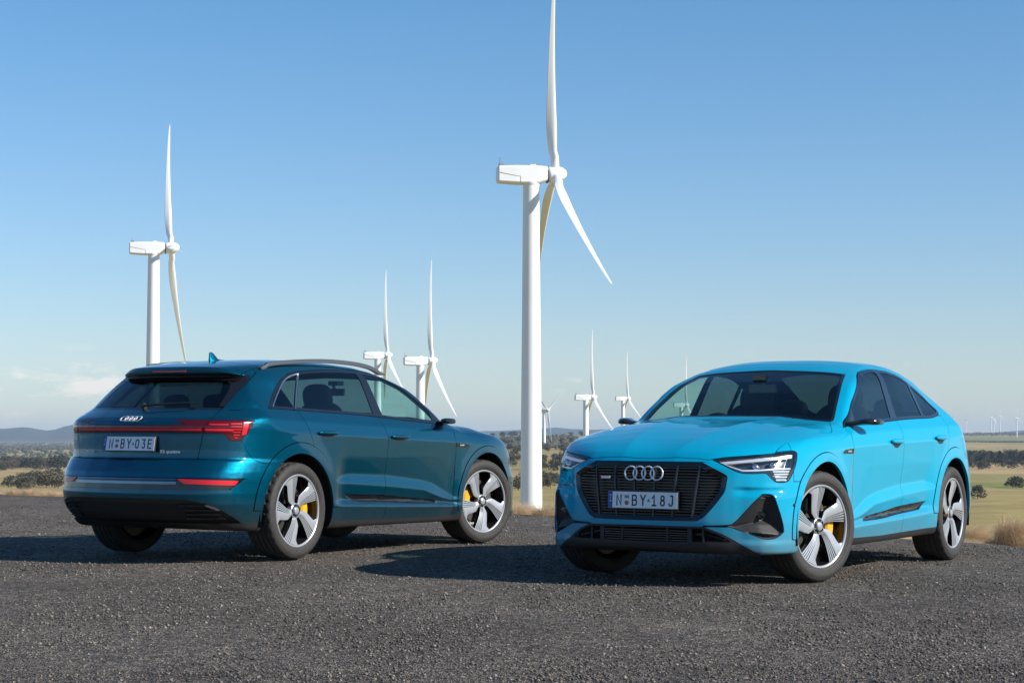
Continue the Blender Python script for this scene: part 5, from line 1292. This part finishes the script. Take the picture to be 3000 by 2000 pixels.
# ---------------------------------------------------------------- wind turbines
TW = vary(pmat('turbine_white', (.81, .82, .83), .45), .12, .03); TG = pmat('turbine_seam', (.12, .12, .13), .5); TGR = pmat('turbine_underside', (.55, .52, .46), .6)
def turbine_meshes():
    R = {}
    bm = bmesh.new(); Hh = 78.5
    prof = [(t * Hh, 2.45 - .68 * t) for t in (0, .02, .2, .335, .336, .5, .665, .666, .85, .985, 1)]
    add_ring(bm, prof, 40, axis='z'); add_ring(bm, [(Hh - .3, 1.75), (Hh, 1.95), (Hh + .5, 1.95), (Hh + .5, .01)], 32, axis='z')
    me = bpy.data.meshes.new('tower'); bmesh.ops.recalc_face_normals(bm, faces=bm.faces); bm.to_mesh(me); bm.free(); me.shade_smooth(); me.set_sharp_from_angle(angle=.6); me.materials.append(TW); R['tower'] = me
    # nacelle along +x (towards the hub), origin at tower top axis
    bm = bmesh.new(); rr = []
    for x, hy, z0, z1 in ((-7.6, 1.45, -1.35, 1.55), (-7.3, 1.70, -1.75, 1.85), (-3.5, 1.80, -1.95, 2.05), (1.2, 1.80, -1.95, 2.05), (2.7, 1.75, -1.45, 2.0), (3.4, 1.65, -1.1, 1.90)):
        c = .35; rr.append([bm.verts.new(v) for v in ((x, -hy + c, z0), (x, hy - c, z0), (x, hy, z0 + c), (x, hy, z1 - c), (x, hy - c, z1), (x, -hy + c, z1), (x, -hy, z1 - c), (x, -hy, z0 + c))])
    for A, B in zip(rr[:-1], rr[1:]):
        for k in range(8): bm.faces.new((A[k], A[(k + 1) % 8], B[(k + 1) % 8], B[k]))
    bm.faces.new(rr[0][::-1]); bm.faces.new(rr[-1]); bmesh.ops.recalc_face_normals(bm, faces=bm.faces)
    bmesh.ops.bevel(bm, geom=[e for e in bm.edges], offset=.07, segments=1, affect='EDGES')
    add_box(bm, (.4, 0, 2.2), (1.6, 1.6, .5), taper=.6)
    me = bpy.data.meshes.new('nacelle'); bm.to_mesh(me); bm.free(); me.materials.append(TW); R['nacelle'] = me
    bm = bmesh.new(); add_box(bm, (-6.6, 0, 2.25), (1.0, 1.6, .55)); 
    for y in (-.6, .6): add_tube(bm, [(-6.9, y, 2.4), (-6.95, y, 3.7)], .05, 5); add_tube(bm, [(-6.95, y - .35, 3.7), (-6.95, y + .35, 3.7)], .05, 5)
    me = bpy.data.meshes.new('weather_mast'); bm.to_mesh(me); bm.free(); me.materials.append(pmat('mast_grey', (.25, .26, .28), .5)); R['weather_mast'] = me
    bm = bmesh.new()     # panel line on the nacelle side
    for s in (-1, 1):
        y = s * 1.805
        add_tube(bm, [(-7.25, s * 1.74, .35), (-3.5, y, -.35), (-2.6, y, -.45)], .05, 4); add_tube(bm, [(-2.6, y, -.45), (-2.6, y, -1.8)], .05, 4)
    me = bpy.data.meshes.new('panel_seam'); bm.to_mesh(me); bm.free(); me.materials.append(TG); R['panel_seam'] = me
    bm = bmesh.new(); add_ring(bm, [(3.4, 1.62), (3.75, 1.62)], 32, axis='x'); add_ring(bm, [(3.4, .2), (3.4, 1.62)], 32, axis='x'); me = bpy.data.meshes.new('rotor_seal'); bm.to_mesh(me); bm.free(); me.materials.append(TG); R['rotor_seal'] = me
    bm = bmesh.new(); add_ring(bm, [(3.75, .1), (3.75, 1.68), (4.2, 1.78), (6.2, 1.68), (7.1, 1.35), (7.7, .85), (7.95, .35), (8.0, .0001)], 36, axis='x'); bmesh.ops.recalc_face_normals(bm, faces=bm.faces)
    me = bpy.data.meshes.new('hub'); bm.to_mesh(me); bm.free(); me.shade_smooth(); me.materials.append(TW); R['hub'] = me
    # blade along +z, chord mostly along y when feathered edge; x is the rotor axis
    bm = bmesh.new(); rr = []; NS = 34; L = 44.3
    for i in range(NS + 1):
        t = i / NS; z = 1.2 + L * t
        if t < .04: ch, th = 1.9, 1.0
        else:
            ch = np.interp(t, [.04, .10, .17, .24, .4, .6, .8, .93, .98, 1], [1.85, 1.9, 2.2, 2.25, 1.75, 1.25, .85, .52, .32, .05]); th = np.interp(t, [.04, .12, .24, .5, 1], [1, .55, .30, .20, .14])
        tw = math.radians(np.interp(t, [0, .2, .5, 1], [74, 78, 84, 88])) ; pre = 2.6 * t ** 1.8; q = []
        for k in range(14):
            a = 2 * math.pi * k / 14; u = math.cos(a); w = math.sin(a)
            cx = ch * (u * .5 + (.18 if t > .06 else 0) * (1 - .0 * t)); th_ = ch * th * .5 * w * (1 if t < .05 else (.55 + .45 * (-u)) * 1.25)
            # chord direction turned by twist from the rotor plane
            X = cx * math.sin(tw) + th_ * math.cos(tw); Y = cx * math.cos(tw) - th_ * math.sin(tw)
            q.append(bm.verts.new((-X + pre, Y, z)))
        rr.append(q)
    for A, B in zip(rr[:-1], rr[1:]):
        for k in range(14): bm.faces.new((A[k], A[(k + 1) % 14], B[(k + 1) % 14], B[k]))
    bm.faces.new(rr[-1]); bmesh.ops.recalc_face_normals(bm, faces=bm.faces)
    me = bpy.data.meshes.new('blade'); bm.to_mesh(me); bm.free(); me.shade_smooth(); me.materials.append(TW); R['blade'] = me
    return R
TM = turbine_meshes()
def turbine(hx, hy, L, label, theta=0, face=12.9, D=None, base=None, scale=1.0):
    """hub seen at pixel-free bearing: hx metres right, at distance D, hub centre height hz"""
def place_turbine(X, Y, zhub, label, theta=0, face=12.9, s=1.0, seamed=True):
    r = bpy.data.objects.new('wind_turbine', None); COL.objects.link(r); fin(r, label, 'wind turbine', 'white wind turbines')
    # hub centre sits 5.4 m ahead of the tower axis along the facing direction
    fx, fy = math.cos(math.radians(face)), math.sin(math.radians(face))
    tx, ty = X - fx * 5.4 * s, Y - fy * 5.4 * s; base = zhub - 80.9 * s
    r.location = (tx, ty, base); r.scale = (s, s, s); r.rotation_euler = (0, 0, math.radians(face))
    def lk(n, par, mw=None):
        o = bpy.data.objects.new(n, TM[n]); COL.objects.link(o); o.parent = par
        if mw: o.matrix_local = mw
        return o
    lk('tower', r); top = Matrix.Translation((0, 0, 80.5))
    n = lk('nacelle', r, top); lk('weather_mast', n); lk('panel_seam', n); lk('rotor_seal', n)
    h = lk('hub', r, top @ Matrix.Translation((0, 0, .0)) @ Matrix.Rotation(math.radians(-4.5), 4, 'Y'))
    for k in range(3):
        lk('blade', h, Matrix.Translation((5.4, 0, 0)) @ Matrix.Rotation(math.radians(theta + 120 * k), 4, 'X'))
    return r
FPX = 5713.2
def from_px(u, v, D):
    """bearing of an image point at ground distance D (used once to survey the turbine sites)"""
    c, s = math.cos(.05153), math.sin(.05153); dx = (u - 1500) / FPX; du = (1000 - v) / FPX
    d = Vector((dx, c - du * s, s + du * c)); k = D / d.y; return d.x * k, D, .93115 + d.z * k
SITES = [  # hub pixel (3000 px photo), distance, rotor angle, facing, label
    (1627, 511, 425, 7, 9.5, 'tallest white wind turbine, standing between the two cars, upper blade leaving the frame'),
    (502, 726, 610, -23, 10.2, 'white wind turbine rising behind the roof of the dark teal car at left'),
    (1136, 1040, 1040, 0, 12, 'smaller wind turbine above the teal car front window, left one of the close pair'),
    (1266, 1056, 880, 5, 12, 'wind turbine above the bonnet of the teal car, right one of the close pair'),
    (1606, 1202, 2394, 60, -25, 'far wind turbine peeping out right beside the shaft of the tallest tower'),
    (1739, 1163, 1314, 2, 12, 'wind turbine left of the cyan car, larger one of the two there'),
    (1841, 1167, 1876, 0, 12, 'wind turbine left of the cyan car, smaller one near its windscreen pillar'),
    (2012, 1186, 1820, 5, 12, 'wind turbine hidden behind the cyan car, blade above its windscreen'),
    (2834, 1230, 10500, 0, -20, 'tiny wind turbine on the far ridge, just right of the tail of the cyan car'),
    (2792, 1226, 12000, 20, -20, 'tiniest wind turbine on the far ridge, touching the boot lid of the cyan car'),
    (2906, 1222, 10800, 10, 15, 'distant wind turbine, left one of the trio on the right ridge'),
    (2914, 1226, 11200, 40, 15, 'distant wind turbine, middle one of the trio on the right ridge'),
    (2932, 1219, 10200, 0, 15, 'distant wind turbine, right one of the trio on the right ridge'),
    (2982, 1224, 7900, 0, 10, 'distant wind turbine at the right edge, the largest on that ridge')]
for u, v, D, th, fc, lab in SITES:
    X, Y, Z = from_px(u, v, D); place_turbine(X, Y, Z, lab, th, fc)

# ---------------------------------------------------------------- trees
def leafmat(name, col):
    m = pmat(name, col, .8, spec=.2); return vary(m, .9, .45, 3)
LEAF = [leafmat('gum_leaves', (.080, .080, .055)), leafmat('scrub_leaves', (.13, .11, .065)), leafmat('pine_leaves', (.040, .046, .036))]; BARK = pmat('bark', (.16, .13, .10), .9)
def crown_mesh(seed, kind, n=950):
    rng = random.Random(seed); V = []; F = []
    lobes = [(rng.gauss(0, .22), rng.gauss(0, .22), rng.uniform(.26, .84), rng.uniform(.16, .28)) for _ in range(12)] if kind != 2 else [(rng.gauss(0, .03), rng.gauss(0, .03), .15 + .8 * k / 8, .24 * (1.1 - k / 8)) for k in range(8)]
    for i in range(n):
        lx, ly, lz, lr = rng.choice(lobes); d = Vector((rng.gauss(0, 1), rng.gauss(0, 1), rng.gauss(0, .8))).normalized() * lr * rng.uniform(.55, 1.05)
        p = Vector((lx, ly, lz)) + d; s = rng.uniform(.02, .055); a = Vector((rng.gauss(0, 1), rng.gauss(0, 1), rng.gauss(0, 1))).normalized(); b = a.orthogonal().normalized(); c = a.cross(b)
        k = len(V); V += [tuple(p + b * s), tuple(p + c * s), tuple(p - b * s), tuple(p - c * s)]; F.append((k, k + 1, k + 2, k + 3))
    me = bpy.data.meshes.new('crown'); me.from_pydata(V, [], F); me.materials.append(LEAF[kind]); return me
def trunk_mesh(seed):
    rng = random.Random(seed); bm = bmesh.new(); x, y = rng.gauss(0, .03), rng.gauss(0, .03)
    add_tube(bm, [(0, 0, -.05), (x * .4, y * .4, .2), (x, y, .42), (x * 1.6, y * 1.4, .62)], [.035, .028, .020, .010], 6)
    for _ in range(3): a = rng.uniform(0, 6.28); add_tube(bm, [(x * .7, y * .7, .32), (x + .12 * math.cos(a), y + .12 * math.sin(a), .5), (x + .22 * math.cos(a), y + .22 * math.sin(a), .66)], [.016, .011, .006], 5)
    me = bpy.data.meshes.new('trunk'); bm.to_mesh(me); bm.free(); me.materials.append(BARK); return me
CR = {k: [crown_mesh(20 + 7 * k + i, k) for i in range(3)] for k in range(3)}; TRK = [trunk_mesh(i) for i in range(3)]
def tree(u, D, h, kind, lab, grp, wide=1.0):
    x = (u - 1500) / FPX * D; y = D; z = land_z(x, y)
    r = bpy.data.objects.new('tree', None); COL.objects.link(r); r.location = (x, y, z - .03 * h); w = h * wide * random.uniform(.85, 1.2); r.scale = (w, w, h); r.rotation_euler = (0, 0, random.uniform(0, 6.28)); fin(r, lab, 'tree', grp)
    for n, me in (('crown', random.choice(CR[kind])), ('trunk', random.choice(TRK))):
        o = bpy.data.objects.new(n, me); COL.objects.link(o); o.parent = r
R_ = random.Random(21)
for u, D, h, k, lab in [(28, 1180, 7.5, 0, 'grey bush standing alone in the paddock at the far left edge'), (66, 1330, 7.5, 0, 'round grey tree a little right of the leftmost bush'), (76, 1050, 5, 1, 'low brown scrub just above the straw grass at left'), (118, 1240, 10, 0, 'dark spreading gum at the left of the grove by the teal car'),
    (140, 1180, 12, 1, 'tall olive gum in the grove beside the teal car bumper'), (158, 1300, 11, 0, 'gum tree at the back of the grove beside the teal car'), (175, 1150, 9, 1, 'yellowish scrub against the bumper of the teal car'), (172, 2050, 15, 0, 'dark round tree above the grove, close to the teal tail'),
    (2860, 640, 4.6, 0, 'single dark bush alone in the brown paddock right of the cyan car'), (2963, 900, 5.5, 0, 'first dark bush at the right edge of the paddock'), (2982, 905, 4.6, 0, 'second dark bush at the right edge of the paddock'),
    (1623, 1500, 9, 0, 'dark tree just left of the cyan car headlamp'), (1640, 1620, 9, 0, 'dark tree touching the cyan car headlamp')]:
    tree(u, D, h, k, lab, 'trees in the paddocks', 1.35)
def grove(n, u0, u1, D0, D1, h0, h1, kinds, lab, grp, wide=1.0):
    for i in range(n): tree(R_.uniform(u0, u1), R_.uniform(D0, D1), R_.uniform(h0, h1), R_.choice(kinds), lab, grp, wide)
grove(46, -20, 200, 1900, 2300, 8, 14, (0, 0, 1), 'dark gum in the tree line across the left valley', 'tree line in the left valley', 1.2)
grove(26, 60, 230, 1050, 1450, 5, 10, (0, 1, 1), 'scrubby gum in the grove behind the teal car bumper', 'grove behind the teal car', 1.1)
grove(40, 1395, 1680, 1500, 2300, 6, 11, (0, 0, 1), 'dark gum scattered on the slope between the two cars', 'trees on the middle slope', 1.1)
grove(24, 1400, 1670, 950, 1200, 4, 8, (0, 1), 'grey scrub at the foot of the slope between the cars', 'scrub between the cars', 1.2)
grove(120, 2790, 3080, 1980, 2060, 10.5, 13.5, (2, 2, 0), 'tall pine in the dark windbreak right of the cyan car', 'pine windbreak on the right', .9)
grove(26, 2800, 3080, 1650, 1850, 5, 9, (0, 1), 'pale scrub in front of the dark windbreak at right', 'scrub before the windbreak', 1.3)
grove(10, 1420, 1760, 4000, 4300, 9, 12, (0,), 'small tree dotted along the brown ridge between the cars', 'trees on the brown ridge', 1.2)
# woods that read as one mass
def woods(name, n, pts, label):
    rng = random.Random(len(name)); V = []; F = []
    ico = bmesh.new(); bmesh.ops.create_icosphere(ico, subdivisions=1, radius=1); iv = [v.co.copy() for v in ico.verts]; ifc = [[v.index for v in f.verts] for f in ico.faces]; ico.free()
    for i in range(n):
        u0, u1, D0, D1, h = rng.choice(pts); u = rng.uniform(u0, u1); D = rng.uniform(D0, D1); x = (u - 1500) / FPX * D; z = land_z(x, D); hh = h * rng.uniform(.5, 1.1); b = len(V); w = hh * rng.uniform(.5, .9)
        V += [(x + v.x * w * rng.uniform(.7, 1.3), D + v.y * w * rng.uniform(.7, 1.3), z + hh * .45 + v.z * hh * .55 * rng.uniform(.7, 1.25)) for v in iv]; F += [[b + k for k in f] for f in ifc]
    fin(raw_mesh(name, V, F, LEAF[0]), label, 'woodland', kind='stuff')
woods('far_woodland', 4000, [(-100, 260, 3800, 9500, 9), (-100, 260, 5500, 12000, 10), (1350, 1700, 5000, 9000, 10), (1380, 1690, 2300, 3300, 8), (2760, 3100, 8600, 10400, 11), (2760, 3100, 9300, 9900, 14), (2780, 3100, 5200, 5900, 5), (200, 1400, 3500, 10000, 9), (1700, 2760, 3500, 9500, 9)], 'grey green woodland scattered over the far plain and ridges')
# ---------------------------------------------------------------- haze
bm = bmesh.new(); add_box(bm, (0, 0, 85), (58000, 58000, 350)); me = bpy.data.meshes.new('haze'); bm.to_mesh(me); bm.free()
hm = bpy.data.materials.new('haze'); hm.use_nodes = True; hn = hm.node_tree; hn.nodes.remove(hn.nodes['Principled BSDF']); pv = hn.nodes.new('ShaderNodeVolumePrincipled'); pv.inputs['Color'].default_value = (.66, .82, 1.0, 1); pv.inputs['Density'].default_value = HAZE; pv.inputs['Anisotropy'].default_value = .1
hn.links.new(pv.outputs[0], hn.nodes['Material Output'].inputs['Volume']); me.materials.append(hm); ho = link('haze', me); fin(ho, kind='stuff')
# ---------------------------------------------------------------- the two cars
WM = wheel_meshes(MT)
RO = .0073
build_car(0, MT, WM, 'dark teal upright car seen from behind, with roof rails and red light bar', 'car', (-1.05325, 18.61733, .0066), 1.04645, RO, PAINT_TEAL, 'NBY03E', (90, 118, 90, 104), 12.5)
build_car(1, MT, WM, 'bright cyan sloping-roof car facing the camera with a dark slatted grille and plate', 'car', (1.36542, 14.10795, -.0317), -2.09642, -RO, PAINT_CYAN, 'NBY18J', (93, 90, 73, 90), 17)
